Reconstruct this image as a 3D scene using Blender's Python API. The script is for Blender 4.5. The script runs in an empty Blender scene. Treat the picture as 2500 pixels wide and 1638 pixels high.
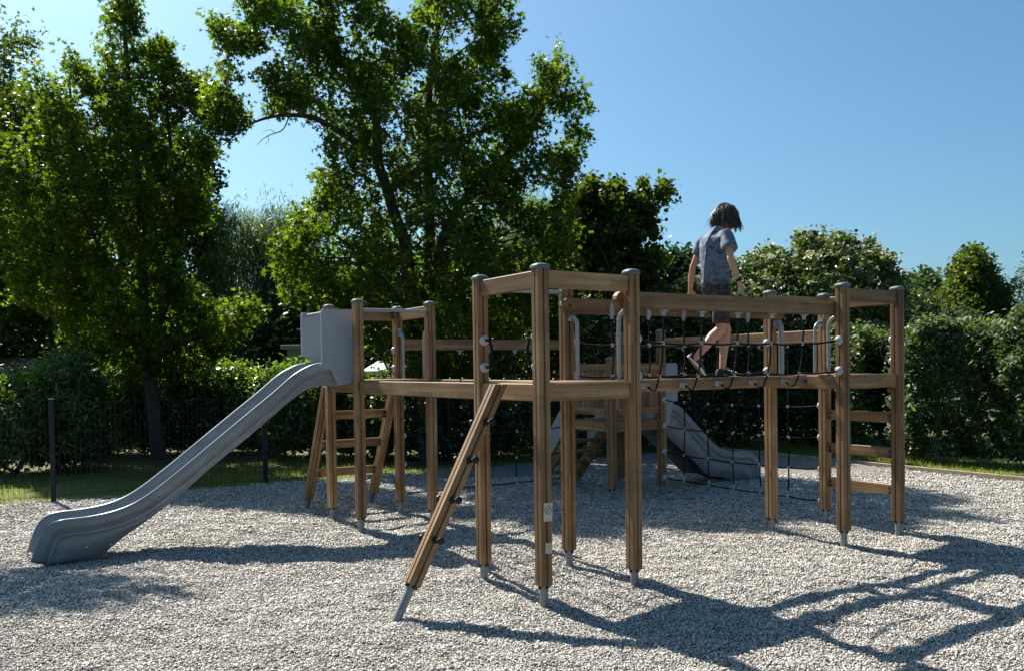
import bpy, bmesh, math, random
import numpy as np
from mathutils import Vector, Matrix

# ------------------------------------------------------------------ camera
SC = bpy.context.scene
COL = SC.collection
CAMH, FPX, PYC, PITCH, ROLL = 1.6, 2072.88, 934.87, 0.0191, 0.01432
sp, cp, sr, cr = math.sin(PITCH), math.cos(PITCH), math.sin(ROLL), math.cos(ROLL)
_r0 = Vector((1, 0, 0)); _up0 = Vector((0, sp, cp)); _fw = Vector((0, cp, -sp)); _dn0 = -_up0
_right = _r0 * cr + _dn0 * sr
_down = -_r0 * sr + _dn0 * cr
cam_d = bpy.data.cameras.new('camera')
cam = bpy.data.objects.new('camera', cam_d); COL.objects.link(cam)
M = Matrix((_right, -_down, -_fw)).transposed().to_4x4(); M.translation = (0, 0, CAMH)
cam.matrix_world = M
cam_d.sensor_width = 36.0; cam_d.lens = 36.0 * FPX / 2500.0
cam_d.shift_y = (PYC - 819.0) / 2500.0
cam_d.clip_start = 0.05; cam_d.clip_end = 2000
SC.camera = cam

# ------------------------------------------------------------------ light
SUN_AZ, SUN_EL = math.radians(38), math.radians(46)   # azimuth to the left of the view axis
world = bpy.data.worlds.new('World'); SC.world = world; world.use_nodes = True
wn = world.node_tree; wn.nodes.clear()
wo = wn.nodes.new('ShaderNodeOutputWorld'); wb = wn.nodes.new('ShaderNodeBackground')
sky = wn.nodes.new('ShaderNodeTexSky'); sky.sky_type = 'NISHITA'; sky.sun_disc = False
sky.sun_elevation = SUN_EL; sky.sun_rotation = -SUN_AZ
sky.altitude = 100; sky.air_density = 1.0; sky.dust_density = 2.0; sky.ozone_density = 6.0
wb.inputs['Strength'].default_value = 0.061
tint = wn.nodes.new('ShaderNodeMix'); tint.data_type = 'RGBA'; tint.blend_type = 'MULTIPLY'; tint.inputs[0].default_value = 1.0
tint.inputs[7].default_value = (0.80, 1.07, 1.06, 1)      # the cleaner blue of the photograph's sky
wn.links.new(sky.outputs[0], tint.inputs[6]); wn.links.new(tint.outputs[2], wb.inputs[0]); wn.links.new(wb.outputs[0], wo.inputs[0])
sun_d = bpy.data.lights.new('sun', 'SUN'); sun_d.energy = 5.0; sun_d.angle = math.radians(0.53)
sun_d.color = (1.0, 0.94, 0.84)
sun = bpy.data.objects.new('sun', sun_d); COL.objects.link(sun)
ldir = Vector((math.sin(SUN_AZ) * math.cos(SUN_EL), -math.cos(SUN_AZ) * math.cos(SUN_EL), -math.sin(SUN_EL)))
sun.rotation_euler = ldir.to_track_quat('-Z', 'Y').to_euler(); sun.location = (-6, 8, 12)
SC.view_settings.view_transform = 'Standard'; SC.view_settings.look = 'None'
SC.view_settings.exposure = 1.1; SC.view_settings.gamma = 1.0
SC.cycles.max_bounces = 8; SC.cycles.transparent_max_bounces = 8
SC.cycles.diffuse_bounces = 3; SC.cycles.transmission_bounces = 4; SC.cycles.glossy_bounces = 3

# ------------------------------------------------------------------ measuring helpers (photo pixel -> place)
def ray(px, py):
    a = px - 1250.0; b = py - PYC
    u = a * cr - b * sr; v = a * sr + b * cr
    x = u / FPX; up = -v / FPX
    return Vector((x, cp + up * sp, -sp + up * cp))
def G(px, py, z=0.0):
    r = ray(px, py); return r * ((z - CAMH) / r.z) + Vector((0, 0, CAMH))
def D(px, py, Y):
    r = ray(px, py); return r * (Y / r.y) + Vector((0, 0, CAMH))

# ------------------------------------------------------------------ the grid of the climbing frame
TH = 0.56615; S = 0.7977; LNK = 2.4006; PH = 2.288; DK = 1.485; PW = 0.09
U = Vector((math.cos(TH), math.sin(TH), 0)); V = Vector((-U.y, U.x, 0)); Z = Vector((0, 0, 1))
O = Vector((0.1971, 5.7155, 0))
def gp(a, b, c, d): return O + U * (a * S + b * LNK) + V * (c * S + d * LNK)
P = {'N2': gp(0,0,0,0), 'N3': gp(1,0,0,0), 'N1': gp(0,0,1,0), 'N4': gp(1,0,1,0),
     'R1': gp(1,1,0,0), 'R2': gp(2,1,0,0), 'R4': gp(1,1,1,0), 'R3': gp(2,1,1,0),
     'L1': gp(0,0,1,1), 'L2': gp(1,0,1,1), 'L4': gp(0,0,2,1), 'L3': gp(1,0,2,1),
     'P2': gp(1,1,1,1), 'P1': gp(2,1,1,1), 'P4': gp(1,1,2,1), 'P3': gp(2,1,2,1)}
# ------------------------------------------------------------------ materials
MATS = {}
def newmat(name):
    m = bpy.data.materials.new(name); m.use_nodes = True
    nt = m.node_tree; nt.nodes.clear()
    out = nt.nodes.new('ShaderNodeOutputMaterial')
    return m, nt, out
def N(nt, t, **k):
    n = nt.nodes.new(t)
    for a, b in k.items():
        if hasattr(n, a): setattr(n, a, b)
    return n
def ramp(nt, stops):
    r = nt.nodes.new('ShaderNodeValToRGB'); e = r.color_ramp.elements
    e[0].position, e[0].color = stops[0][0], (*stops[0][1], 1)
    e[1].position, e[1].color = stops[-1][0], (*stops[-1][1], 1)
    for p_, c in stops[1:-1]:
        x = e.new(p_); x.color = (*c, 1)
    return r
def mixc(nt, a, b, fac, mode='MIX'):
    m = nt.nodes.new('ShaderNodeMix'); m.data_type = 'RGBA'; m.blend_type = mode
    for sock, val in ((0, fac), (6, a), (7, b)):
        if hasattr(val, 'is_linked') or hasattr(val, 'links'): nt.links.new(val, m.inputs[sock])
        elif sock == 0: m.inputs[0].default_value = val
        else: m.inputs[sock].default_value = (*val, 1)
    return m.outputs[2]
def mathn(nt, op, a, b=None, c=None):
    m = nt.nodes.new('ShaderNodeMath'); m.operation = op
    for i, v in enumerate((a, b, c)):
        if v is None: continue
        if hasattr(v, 'links'): nt.links.new(v, m.inputs[i])
        else: m.inputs[i].default_value = v
    return m.outputs[0]
def plain(name, col, rough=0.5, metal=0.0, noise=0.15, nscale=20, bump=0.0, spec=0.5):
    m, nt, out = newmat(name); b = N(nt, 'ShaderNodeBsdfPrincipled')
    tc = N(nt, 'ShaderNodeTexCoord'); nz = N(nt, 'ShaderNodeTexNoise'); nz.inputs['Scale'].default_value = nscale
    nz.inputs['Detail'].default_value = 5
    nt.links.new(tc.outputs['Object'], nz.inputs['Vector'])
    r = ramp(nt, [(0.3, tuple(c * (1 - noise) for c in col)), (0.7, tuple(min(1, c * (1 + noise)) for c in col))])
    nt.links.new(nz.outputs['Fac'], r.inputs[0]); nt.links.new(r.outputs[0], b.inputs['Base Color'])
    rr = N(nt, 'ShaderNodeMapRange'); rr.inputs['To Min'].default_value = max(0.02, rough - .08); rr.inputs['To Max'].default_value = min(1, rough + .08)
    nt.links.new(nz.outputs['Fac'], rr.inputs['Value']); nt.links.new(rr.outputs[0], b.inputs['Roughness'])
    b.inputs['Metallic'].default_value = metal; b.inputs['Specular IOR Level'].default_value = spec
    if bump:
        bp = N(nt, 'ShaderNodeBump'); bp.inputs['Strength'].default_value = bump; bp.inputs['Distance'].default_value = 0.002
        nt.links.new(nz.outputs['Fac'], bp.inputs['Height']); nt.links.new(bp.outputs[0], b.inputs['Normal'])
    nt.links.new(b.outputs[0], out.inputs[0]); MATS[name] = m; return m

def wood(name, axis, dark=1.0):
    """pine, grain along local x or z, glued up from staves, a few knots"""
    m, nt, out = newmat(name); b = N(nt, 'ShaderNodeBsdfPrincipled')
    tc = N(nt, 'ShaderNodeTexCoord'); oi = N(nt, 'ShaderNodeObjectInfo')
    off = mathn(nt, 'MULTIPLY', oi.outputs['Random'], 37.0)
    cmb = N(nt, 'ShaderNodeCombineXYZ')
    for i in range(3): nt.links.new(off, cmb.inputs[i])
    add = N(nt, 'ShaderNodeVectorMath', operation='ADD')
    nt.links.new(tc.outputs['Object'], add.inputs[0]); nt.links.new(cmb.outputs[0], add.inputs[1])
    mp = N(nt, 'ShaderNodeMapping'); mp.inputs['Scale'].default_value = (.7, 18, 18) if axis == 'x' else (18, 18, .7)
    nt.links.new(add.outputs[0], mp.inputs[0])
    # growth lines bend round the knots
    mk = N(nt, 'ShaderNodeMapping'); mk.inputs['Scale'].default_value = (2.2, 9, 9) if axis == 'x' else (9, 9, 2.2)
    nt.links.new(add.outputs[0], mk.inputs[0])
    vo = N(nt, 'ShaderNodeTexVoronoi'); vo.inputs['Scale'].default_value = 1.0
    nt.links.new(mk.outputs[0], vo.inputs['Vector'])
    n1 = N(nt, 'ShaderNodeTexNoise'); n1.inputs['Scale'].default_value = 1.0; n1.inputs['Detail'].default_value = 6; n1.inputs['Distortion'].default_value = 0.6
    kadd = N(nt, 'ShaderNodeVectorMath', operation='ADD'); ks = N(nt, 'ShaderNodeVectorMath', operation='SCALE')
    nt.links.new(vo.outputs['Position'], ks.inputs[0]); ks.inputs['Scale'].default_value = 0.0
    nt.links.new(mp.outputs[0], kadd.inputs[0]); nt.links.new(ks.outputs[0], kadd.inputs[1])
    nt.links.new(kadd.outputs[0], n1.inputs['Vector'])
    r1 = ramp(nt, [(0.22, (0.135, 0.076, 0.036)), (0.5, (0.250, 0.155, 0.080)), (0.78, (0.375, 0.252, 0.143))])
    nt.links.new(n1.outputs['Fac'], r1.inputs[0])
    # weathered tone, slow
    n2 = N(nt, 'ShaderNodeTexNoise'); n2.inputs['Scale'].default_value = 3.0; n2.inputs['Detail'].default_value = 3
    nt.links.new(add.outputs[0], n2.inputs['Vector'])
    r2 = ramp(nt, [(0.3, (0.74, 0.70, 0.64)), (0.7, (1.14, 1.12, 1.06))])
    nt.links.new(n2.outputs['Fac'], r2.inputs[0])
    c = mixc(nt, r1.outputs[0], r2.outputs[0], 1.0, 'MULTIPLY')
    # staves
    sx = N(nt, 'ShaderNodeSeparateXYZ'); nt.links.new(add.outputs[0], sx.inputs[0])
    cb = N(nt, 'ShaderNodeCombineXYZ')
    if axis == 'x':
        nt.links.new(sx.outputs[0], cb.inputs[0]); nt.links.new(sx.outputs[2], cb.inputs[1])
    else:
        nt.links.new(sx.outputs[2], cb.inputs[0]); nt.links.new(mathn(nt, 'ADD', sx.outputs[0], sx.outputs[1]), cb.inputs[1])
    br = N(nt, 'ShaderNodeTexBrick'); br.inputs['Scale'].default_value = 1.0
    br.inputs['Brick Width'].default_value = 0.42; br.inputs['Row Height'].default_value = 0.043
    br.inputs['Mortar Size'].default_value = 0.0012; br.inputs['Mortar Smooth'].default_value = 0.3
    br.inputs['Color1'].default_value = (0.78, 0.74, 0.70, 1); br.inputs['Color2'].default_value = (1.1, 1.08, 1.05, 1)
    br.inputs['Mortar'].default_value = (0.48, 0.40, 0.34, 1)
    nt.links.new(cb.outputs[0], br.inputs['Vector'])
    c = mixc(nt, c, br.outputs['Color'], 1.0, 'MULTIPLY')
    kr = ramp(nt, [(0.05, (1, 1, 1)), (0.13, (0, 0, 0))])
    nt.links.new(vo.outputs['Distance'], kr.inputs[0])
    kc = N(nt, 'ShaderNodeSeparateColor'); nt.links.new(vo.outputs['Color'], kc.inputs[0])
    sel = mathn(nt, 'GREATER_THAN', kc.outputs[0], 0.3)
    kf = mathn(nt, 'MULTIPLY', mathn(nt, 'MULTIPLY', kr.outputs[0], sel), 0.75)
    c = mixc(nt, c, (0.075, 0.032, 0.014), kf)
    obr = N(nt, 'ShaderNodeMapRange'); obr.inputs['To Min'].default_value = 0.80 * dark; obr.inputs['To Max'].default_value = 1.22 * dark
    nt.links.new(oi.outputs['Random'], obr.inputs['Value'])
    cc = N(nt, 'ShaderNodeCombineColor')
    for i in range(3): nt.links.new(obr.outputs[0], cc.inputs[i])
    c = mixc(nt, c, cc.outputs[0], 1.0, 'MULTIPLY')
    nt.links.new(c, b.inputs['Base Color']); b.inputs['Roughness'].default_value = 0.62
    b.inputs['Specular IOR Level'].default_value = 0.35
    bp = N(nt, 'ShaderNodeBump'); bp.inputs['Strength'].default_value = 0.35; bp.inputs['Distance'].default_value = 0.002
    nt.links.new(n1.outputs['Fac'], bp.inputs['Height']); nt.links.new(bp.outputs[0], b.inputs['Normal'])
    nt.links.new(b.outputs[0], out.inputs[0]); MATS[name] = m; return m

def leafmat(name, c0, c1, c2, trans=0.45, gloss=0.35, rough=0.38, tcol=None):
    m, nt, out = newmat(name)
    at = N(nt, 'ShaderNodeAttribute'); at.attribute_name = 'rnd'
    r = ramp(nt, [(0.0, c0), (0.55, c1), (1.0, c2)]); nt.links.new(at.outputs['Fac'], r.inputs[0])
    df = N(nt, 'ShaderNodeBsdfPrincipled'); df.inputs['Roughness'].default_value = rough
    df.inputs['Specular IOR Level'].default_value = gloss
    nt.links.new(r.outputs[0], df.inputs['Base Color'])
    tr = N(nt, 'ShaderNodeBsdfTranslucent')
    tc = mixc(nt, r.outputs[0], tcol or (2.4, 2.9, 0.8), 1.0, 'MULTIPLY'); nt.links.new(tc, tr.inputs['Color'])
    mx = N(nt, 'ShaderNodeMixShader'); mx.inputs[0].default_value = trans
    nt.links.new(df.outputs[0], mx.inputs[1]); nt.links.new(tr.outputs[0], mx.inputs[2])
    nt.links.new(mx.outputs[0], out.inputs[0]); MATS[name] = m; return m

def slide_wear():
    m = MATS['slide_grey']; nt = m.node_tree; b = [q for q in nt.nodes if q.type == 'BSDF_PRINCIPLED'][0]
    tc = [q for q in nt.nodes if q.type == 'TEX_COORD'][0]; base = b.inputs['Base Color'].links[0].from_socket
    mp = N(nt, 'ShaderNodeMapping'); mp.inputs['Scale'].default_value = (2.0, 60, 6); nt.links.new(tc.outputs['Object'], mp.inputs[0])
    n = N(nt, 'ShaderNodeTexNoise'); n.inputs['Scale'].default_value = 1.5; n.inputs['Detail'].default_value = 8; nt.links.new(mp.outputs[0], n.inputs[0])
    r = ramp(nt, [(.45, (.90, .90, .90)), (.62, (1.12, 1.11, 1.09))]); nt.links.new(n.outputs['Fac'], r.inputs[0])
    nt.links.new(mixc(nt, base, r.outputs[0], 1.0, 'MULTIPLY'), b.inputs['Base Color'])
wood('pine_along_x', 'x'); wood('pine_along_z', 'z')
plain('grey_cap', (0.11, 0.132, 0.15), 0.6, noise=.08, spec=.3)
plain('galvanised', (0.20, 0.215, 0.22), 0.5, metal=0.35, noise=.2, nscale=35)
plain('grey_tube', (0.27, 0.30, 0.32), 0.35, metal=0.35, noise=.06)
plain('slide_grey', (0.205, 0.222, 0.236), 0.36, noise=.10, nscale=3)
slide_wear()
plain('panel_grey', (0.285, 0.315, 0.35), 0.42, noise=.04, nscale=8)
plain('black_rubber', (0.007, 0.007, 0.008), 0.45, noise=.2, spec=.35)
plain('black_rope', (0.005, 0.0055, 0.007), 0.85, noise=.4, nscale=160, bump=.6, spec=.2)
plain('white_plastic', (0.29, 0.30, 0.31), 0.4, noise=.05)
plain('ball_plastic', (0.36, 0.375, 0.385), 0.4, noise=.05)
plain('bolt_metal', (0.42, 0.43, 0.44), 0.3, metal=.9, noise=.1)
plain('fence_metal', (0.009, 0.012, 0.022), 0.5, noise=.15, spec=.3)
plain('sticker_paper', (0.52, 0.46, 0.36), 0.55, noise=.08)
plain('sticker_ink', (0.02, 0.02, 0.022), 0.5)
plain('sticker_faint', (0.36, 0.30, 0.23), 0.55)
plain('edging_wood', (0.36, 0.30, 0.21), 0.75, noise=.25, nscale=9)
plain('earth', (0.045, 0.036, 0.024), 0.95, noise=.4, nscale=8)

# ------------------------------------------------------------------ mesh builder
class MB:
    def __init__(s): s.v = []; s.f = []; s.m = []
    def add(s, vs, fs, m=0, T=None):
        o = len(s.v)
        for p in vs:
            p = Vector(p); s.v.append(T @ p if T is not None else p)
        for f in fs: s.f.append(tuple(i + o for i in f)); s.m.append(m)
    def prism(s, prof, a, b, axis='x', m=0, T=None):
        n = len(prof)
        def mk(t, p):
            return (t, p[0], p[1]) if axis == 'x' else (p[0], p[1], t) if axis == 'z' else (p[0], t, p[1])
        vs = [mk(a, p) for p in prof] + [mk(b, p) for p in prof]
        fs = [(i, (i + 1) % n, n + (i + 1) % n, n + i) for i in range(n)] + [tuple(range(n))[::-1], tuple(range(n, 2 * n))]
        s.add(vs, fs, m, T)
    def box(s, x0, x1, y0, y1, z0, z1, c=0.004, m=0, T=None, axis='x'):
        """chamfered box, long along axis"""
        if axis == 'x': a, b, p0, p1, q0, q1 = x0, x1, y0, y1, z0, z1
        elif axis == 'z': a, b, p0, p1, q0, q1 = z0, z1, x0, x1, y0, y1
        else: a, b, p0, p1, q0, q1 = y0, y1, x0, x1, z0, z1
        pr = [(p0 + c, q0), (p1 - c, q0), (p1, q0 + c), (p1, q1 - c), (p1 - c, q1), (p0 + c, q1), (p0, q1 - c), (p0, q0 + c)]
        s.prism(pr, a, b, axis, m, T)
    def loft(s, rings, m=0, cap=True, T=None, closed=True):
        n = len(rings[0]); vs = [p for r in rings for p in r]; fs = []
        for k in range(len(rings) - 1):
            for i in range(n if closed else n - 1):
                j = (i + 1) % n
                fs.append((k * n + i, k * n + j, (k + 1) * n + j, (k + 1) * n + i))
        if cap: fs += [tuple(range(n))[::-1], tuple(range((len(rings) - 1) * n, len(rings) * n))]
        s.add(vs, fs, m, T)
    def tube(s, path, r, n=8, m=0, T=None, cap=True):
        path = [Vector(p) for p in path]; K = len(path)
        rs = r if isinstance(r, (list, tuple)) else [r] * K
        t0 = (path[1] - path[0]).normalized()
        ref = Vector((0, 0, 1)) if abs(t0.z) < .9 else Vector((1, 0, 0))
        e1 = t0.cross(ref).normalized(); rings = []
        for k in range(K):
            t = (path[min(k + 1, K - 1)] - path[max(k - 1, 0)]).normalized()
            e1 = (e1 - t * e1.dot(t)).normalized(); e2 = t.cross(e1)
            rings.append([path[k] + (e1 * math.cos(2 * math.pi * i / n) + e2 * math.sin(2 * math.pi * i / n)) * rs[k] for i in range(n)])
        s.loft(rings, m, cap, T)
    def lathe(s, prof, n=16, m=0, T=None):
        rings = [[(r * math.cos(2 * math.pi * i / n), r * math.sin(2 * math.pi * i / n), z) for i in range(n)] for r, z in prof]
        s.loft(rings, m, True, T)
    def mesh(s, name, mats, smooth=False, sharp=35):
        me = bpy.data.meshes.new(name)
        me.from_pydata([tuple(p) for p in s.v], [], s.f)
        for mm in (mats if isinstance(mats, (list, tuple)) else [mats]): me.materials.append(MATS[mm])
        me.polygons.foreach_set('material_index', s.m)
        bm = bmesh.new(); bm.from_mesh(me); bmesh.ops.recalc_face_normals(bm, faces=bm.faces); bm.to_mesh(me); bm.free()
        if smooth:
            me.polygons.foreach_set('use_smooth', [True] * len(me.polygons))
            try: me.set_sharp_from_angle(angle=math.radians(sharp))
            except Exception: pass
        me.update(); return me

WM = {}
def put(name, me, W, parent=None, label=None, kind=None):
    o = bpy.data.objects.new(name, me); COL.objects.link(o)
    WM[o] = W.copy()
    if parent is not None:
        o.parent = parent; o.matrix_basis = WM[parent].inverted() @ W
    else: o.matrix_basis = W
    if label: o['label'] = label
    if kind: o['kind'] = kind
    return o
def T3(p): return Matrix.Translation(Vector(p))
def frame(origin, x, z=Z):
    x = Vector(x).normalized(); y = Vector(z).cross(x).normalized(); zz = x.cross(y)
    m = Matrix((x, y, zz)).transposed().to_4x4(); m.translation = Vector(origin); return m
def thing(name, loc, label, cat, group=None):
    o = put(name, None, T3(loc)); o['label'] = label; o['category'] = cat; o.empty_display_size = .2
    if group: o['group'] = group
    return o
rnd = random.Random(7)
ID = Matrix.Identity(4)

def ground_h(x, y):
    """shallow mounds raked up in the gravel"""
    h = (0.024 * np.sin(1.9 * x + 0.7 * y + .5) * np.sin(1.3 * y - .8 * x + 1.1) + 0.010 * np.sin(4.1 * x - 2.3 * y + 2) * np.sin(3.7 * y + 1.2 * x)
         + 0.007 * np.sin(9.1 * x + 4.2 * y) * np.sin(8.3 * y - 3.5 * x + .7) + 0.006 * np.sin(13.7 * x + 11.2 * y + 1) * np.sin(6.1 * x - 12.9 * y) + 0.005 * np.sin(17 * x - 6 * y) * np.sin(15 * y + 5 * x))
    return np.maximum(h - 0.012, -.036)
# ================================================================== SETTING: ground
def build_ground():
    # earth and lawn sheet out to the horizon
    m, nt, out = newmat('lawn'); b = N(nt, 'ShaderNodeBsdfPrincipled'); b.inputs['Roughness'].default_value = .9
    tc = N(nt, 'ShaderNodeTexCoord')
    n1 = N(nt, 'ShaderNodeTexNoise'); n1.inputs['Scale'].default_value = 1.3; n1.inputs['Detail'].default_value = 6
    n2 = N(nt, 'ShaderNodeTexNoise'); n2.inputs['Scale'].default_value = 40; n2.inputs['Detail'].default_value = 4
    nt.links.new(tc.outputs['Object'], n1.inputs[0]); nt.links.new(tc.outputs['Object'], n2.inputs[0])
    r = ramp(nt, [(0.35, (0.06, 0.075, 0.013)), (0.6, (0.12, 0.135, 0.020)), (0.75, (0.17, 0.165, 0.045))])
    nt.links.new(n1.outputs['Fac'], r.inputs[0])
    r2 = ramp(nt, [(0.3, (.6, .6, .6)), (.7, (1.25, 1.25, 1.25))]); nt.links.new(n2.outputs['Fac'], r2.inputs[0])
    nt.links.new(mixc(nt, r.outputs[0], r2.outputs[0], 1, 'MULTIPLY'), b.inputs['Base Color'])
    bp = N(nt, 'ShaderNodeBump'); bp.inputs['Strength'].default_value = 1; bp.inputs['Distance'].default_value = .03
    nt.links.new(n2.outputs['Fac'], bp.inputs['Height']); nt.links.new(bp.outputs[0], b.inputs['Normal'])
    nt.links.new(b.outputs[0], out.inputs[0]); MATS['lawn'] = m
    mb = MB(); mb.add([(-400, -60, 0), (400, -60, 0), (400, 700, 0), (-400, 700, 0)], [(0, 1, 2, 3)])
    put('ground', mb.mesh('ground', 'lawn'), T3((0, 0, -0.055)), kind='structure')
    # gravel sheet
    m, nt, out = newmat('gravel_bed'); b = N(nt, 'ShaderNodeBsdfPrincipled'); b.inputs['Roughness'].default_value = .85
    tc = N(nt, 'ShaderNodeTexCoord')
    vo = N(nt, 'ShaderNodeTexVoronoi'); vo.inputs['Scale'].default_value = 62; vo.inputs['Randomness'].default_value = 1
    nt.links.new(tc.outputs['Object'], vo.inputs['Vector'])
    sc_ = N(nt, 'ShaderNodeSeparateColor'); nt.links.new(vo.outputs['Color'], sc_.inputs[0])
    r = ramp(nt, [(0.0, (0.22, 0.205, 0.175)), (0.4, (0.385, 0.362, 0.325)), (0.75, (0.515, 0.49, 0.445)), (1.0, (0.64, 0.625, 0.59))])
    nt.links.new(sc_.outputs[0], r.inputs[0])
    gap = ramp(nt, [(0.25, (1, 1, 1)), (0.6, (0.22, 0.20, 0.18))]); nt.links.new(vo.outputs['Distance'], gap.inputs[0])
    nt.links.new(mixc(nt, r.outputs[0], gap.outputs[0], 1, 'MULTIPLY'), b.inputs['Base Color'])
    bp = N(nt, 'ShaderNodeBump'); bp.inputs['Strength'].default_value = 1; bp.inputs['Distance'].default_value = .013; bp.invert = True
    nt.links.new(vo.outputs['Distance'], bp.inputs['Height']); nt.links.new(bp.outputs[0], b.inputs['Normal'])
    nt.links.new(b.outputs[0], out.inputs[0]); MATS['gravel_bed'] = m
    # outline in (a along U, b along V): fence line and timber edging are its borders
    xs = np.arange(-15, 16.01, .07); ys = np.arange(-4, 17.6, .07)
    X, Y = np.meshgrid(xs, ys); inside = inside_gravel(X, Y)
    Zg = ground_h(X, Y) * np.clip((17 - Y) / 6, .3, 1)
    n = X.shape[1]; vs = np.stack([X.ravel(), Y.ravel(), Zg.ravel()], 1)
    ii, jj = np.meshgrid(np.arange(X.shape[0] - 1), np.arange(n - 1), indexing='ij')
    ok = inside[:-1, :-1] & inside[1:, :-1] & inside[:-1, 1:] & inside[1:, 1:]
    a = (ii * n + jj)[ok]; F = np.stack([a, a + 1, a + n + 1, a + n], 1)
    used = np.unique(F); rm = np.full(len(vs), -1); rm[used] = np.arange(len(used))
    me = npmesh('gravel_ground', vs[used], rm[F], None, 'gravel_bed', True)
    put('gravel_ground', me, ID, kind='structure')

FA = Vector((-5.84, 10.75, 0)); FD = Vector((0.8712, 0.4909, 0))           # fence line
EA = Vector((6.77, 11.23, 0)); ED = Vector((0.535, -0.845, 0))             # timber edging line
def side_fence(x, y): return (y - FA.y) * FD.x - (x - FA.x) * FD.y          # >0 beyond the fence
def side_edge(x, y): return (x - EA.x) * 0.845 + (y - EA.y) * 0.535         # >0 beyond the edging
def inside_gravel(x, y):
    wob = .05 * np.sin(2.1 * x) + .04 * np.sin(5.3 * x + 1)
    return (side_fence(x, y) < 0.0 + wob) & (side_edge(x, y) < -0.0)

def npmesh(name, verts, faces, attr, mat, smooth=False):
    """faces: (n,k) index array; attr: float per face"""
    me = bpy.data.meshes.new(name); nv = len(verts); nf, k = faces.shape
    me.vertices.add(nv); me.vertices.foreach_set('co', np.asarray(verts, dtype=np.float32).ravel())
    me.loops.add(nf * k); me.loops.foreach_set('vertex_index', faces.astype(np.int32).ravel())
    me.polygons.add(nf); me.polygons.foreach_set('loop_start', np.arange(nf, dtype=np.int32) * k)
    try: me.polygons.foreach_set('loop_total', np.full(nf, k, dtype=np.int32))
    except Exception: pass
    if smooth: me.polygons.foreach_set('use_smooth', np.ones(nf, dtype=bool))
    if attr is not None:
        at = me.attributes.new('rnd', 'FLOAT', 'FACE'); at.data.foreach_set('value', np.asarray(attr, dtype=np.float32))
    me.update(calc_edges=True)
    for mm in (mat if isinstance(mat, (list, tuple)) else [mat]): me.materials.append(MATS[mm])
    return me

def build_pebbles():
    rg = np.random.default_rng(5)
    m, nt, out = newmat('pebble'); b = N(nt, 'ShaderNodeBsdfPrincipled'); b.inputs['Roughness'].default_value = .7
    at = N(nt, 'ShaderNodeAttribute'); at.attribute_name = 'rnd'
    r = ramp(nt, [(0.0, (0.165, 0.15, 0.128)), (0.22, (0.31, 0.288, 0.25)), (0.5, (0.455, 0.43, 0.385)), (0.78, (0.625, 0.597, 0.545)), (0.93, (0.38, 0.32, 0.26)), (1.0, (0.76, 0.745, 0.715))])
    nt.links.new(at.outputs['Fac'], r.inputs[0]); nt.links.new(r.outputs[0], b.inputs['Base Color'])
    nt.links.new(b.outputs[0], out.inputs[0]); MATS['pebble'] = m
    pts = []
    for y0 in np.arange(3.6, 12.4, .4):
        dens = 8200 if y0 < 5.6 else max(1600, 8200 * (5.6 / y0) ** 2.0)
        w = .66 * (y0 + .4) + .7
        n = int(dens * .4 * 2 * w)
        pts.append(np.stack([rg.uniform(-w, w, n), rg.uniform(y0, y0 + .4, n)], 1))
    pts = np.concatenate(pts); ok = inside_gravel(pts[:, 0], pts[:, 1]); pts = pts[ok]; n = len(pts)
    base = np.array([(sx, sy, sz) for sz in (-1, 1) for sy in (-1, 1) for sx in (-1, 1)], float) * .62
    Fc = np.array([(0, 2, 3, 1), (4, 5, 7, 6), (0, 1, 5, 4), (2, 6, 7, 3), (0, 4, 6, 2), (1, 3, 7, 5)])
    far = np.clip((pts[:, 1] - 5) / 8, 0, 1)
    sz = rg.lognormal(math.log(.0062), .30, n) * (1 + .75 * far)
    asp = np.stack([rg.uniform(.9, 1.5, n), rg.uniform(.65, 1.0, n), rg.uniform(.45, .75, n)], 1) * sz[:, None]
    v = base[None] * (1 + rg.uniform(-.3, .3, (n, 8, 3))); v = v * asp[:, None, :]
    a = rg.uniform(0, 2 * np.pi, n); t = rg.normal(0, .4, n); t2 = rg.normal(0, .4, n)
    ca, sa, ct, st, c2, s2 = np.cos(a), np.sin(a), np.cos(t), np.sin(t), np.cos(t2), np.sin(t2)
    x, y, z = v[..., 0], v[..., 1], v[..., 2]
    y, z = y * ct[:, None] - z * st[:, None], y * st[:, None] + z * ct[:, None]
    x, z = x * c2[:, None] - z * s2[:, None], x * s2[:, None] + z * c2[:, None]
    x, y = x * ca[:, None] - y * sa[:, None], x * sa[:, None] + y * ca[:, None]
    g = ground_h(pts[:, 0], pts[:, 1]) * np.clip((17 - pts[:, 1]) / 6, .3, 1)
    v = np.stack([x + pts[:, 0, None], y + pts[:, 1, None], z + (g + rg.uniform(.000, .008, n))[:, None]], -1).reshape(-1, 3)
    F = (Fc[None] + (np.arange(n) * 8)[:, None, None]).reshape(-1, 4)
    me = npmesh('gravel_stones', v, F, np.repeat(rg.uniform(0, 1, n), 6), 'pebble', True)
    o = put('gravel_stones', me, ID, kind='stuff'); o['label'] = 'loose pale rounded gravel stones covering the playground'; o['category'] = 'gravel'

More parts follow.
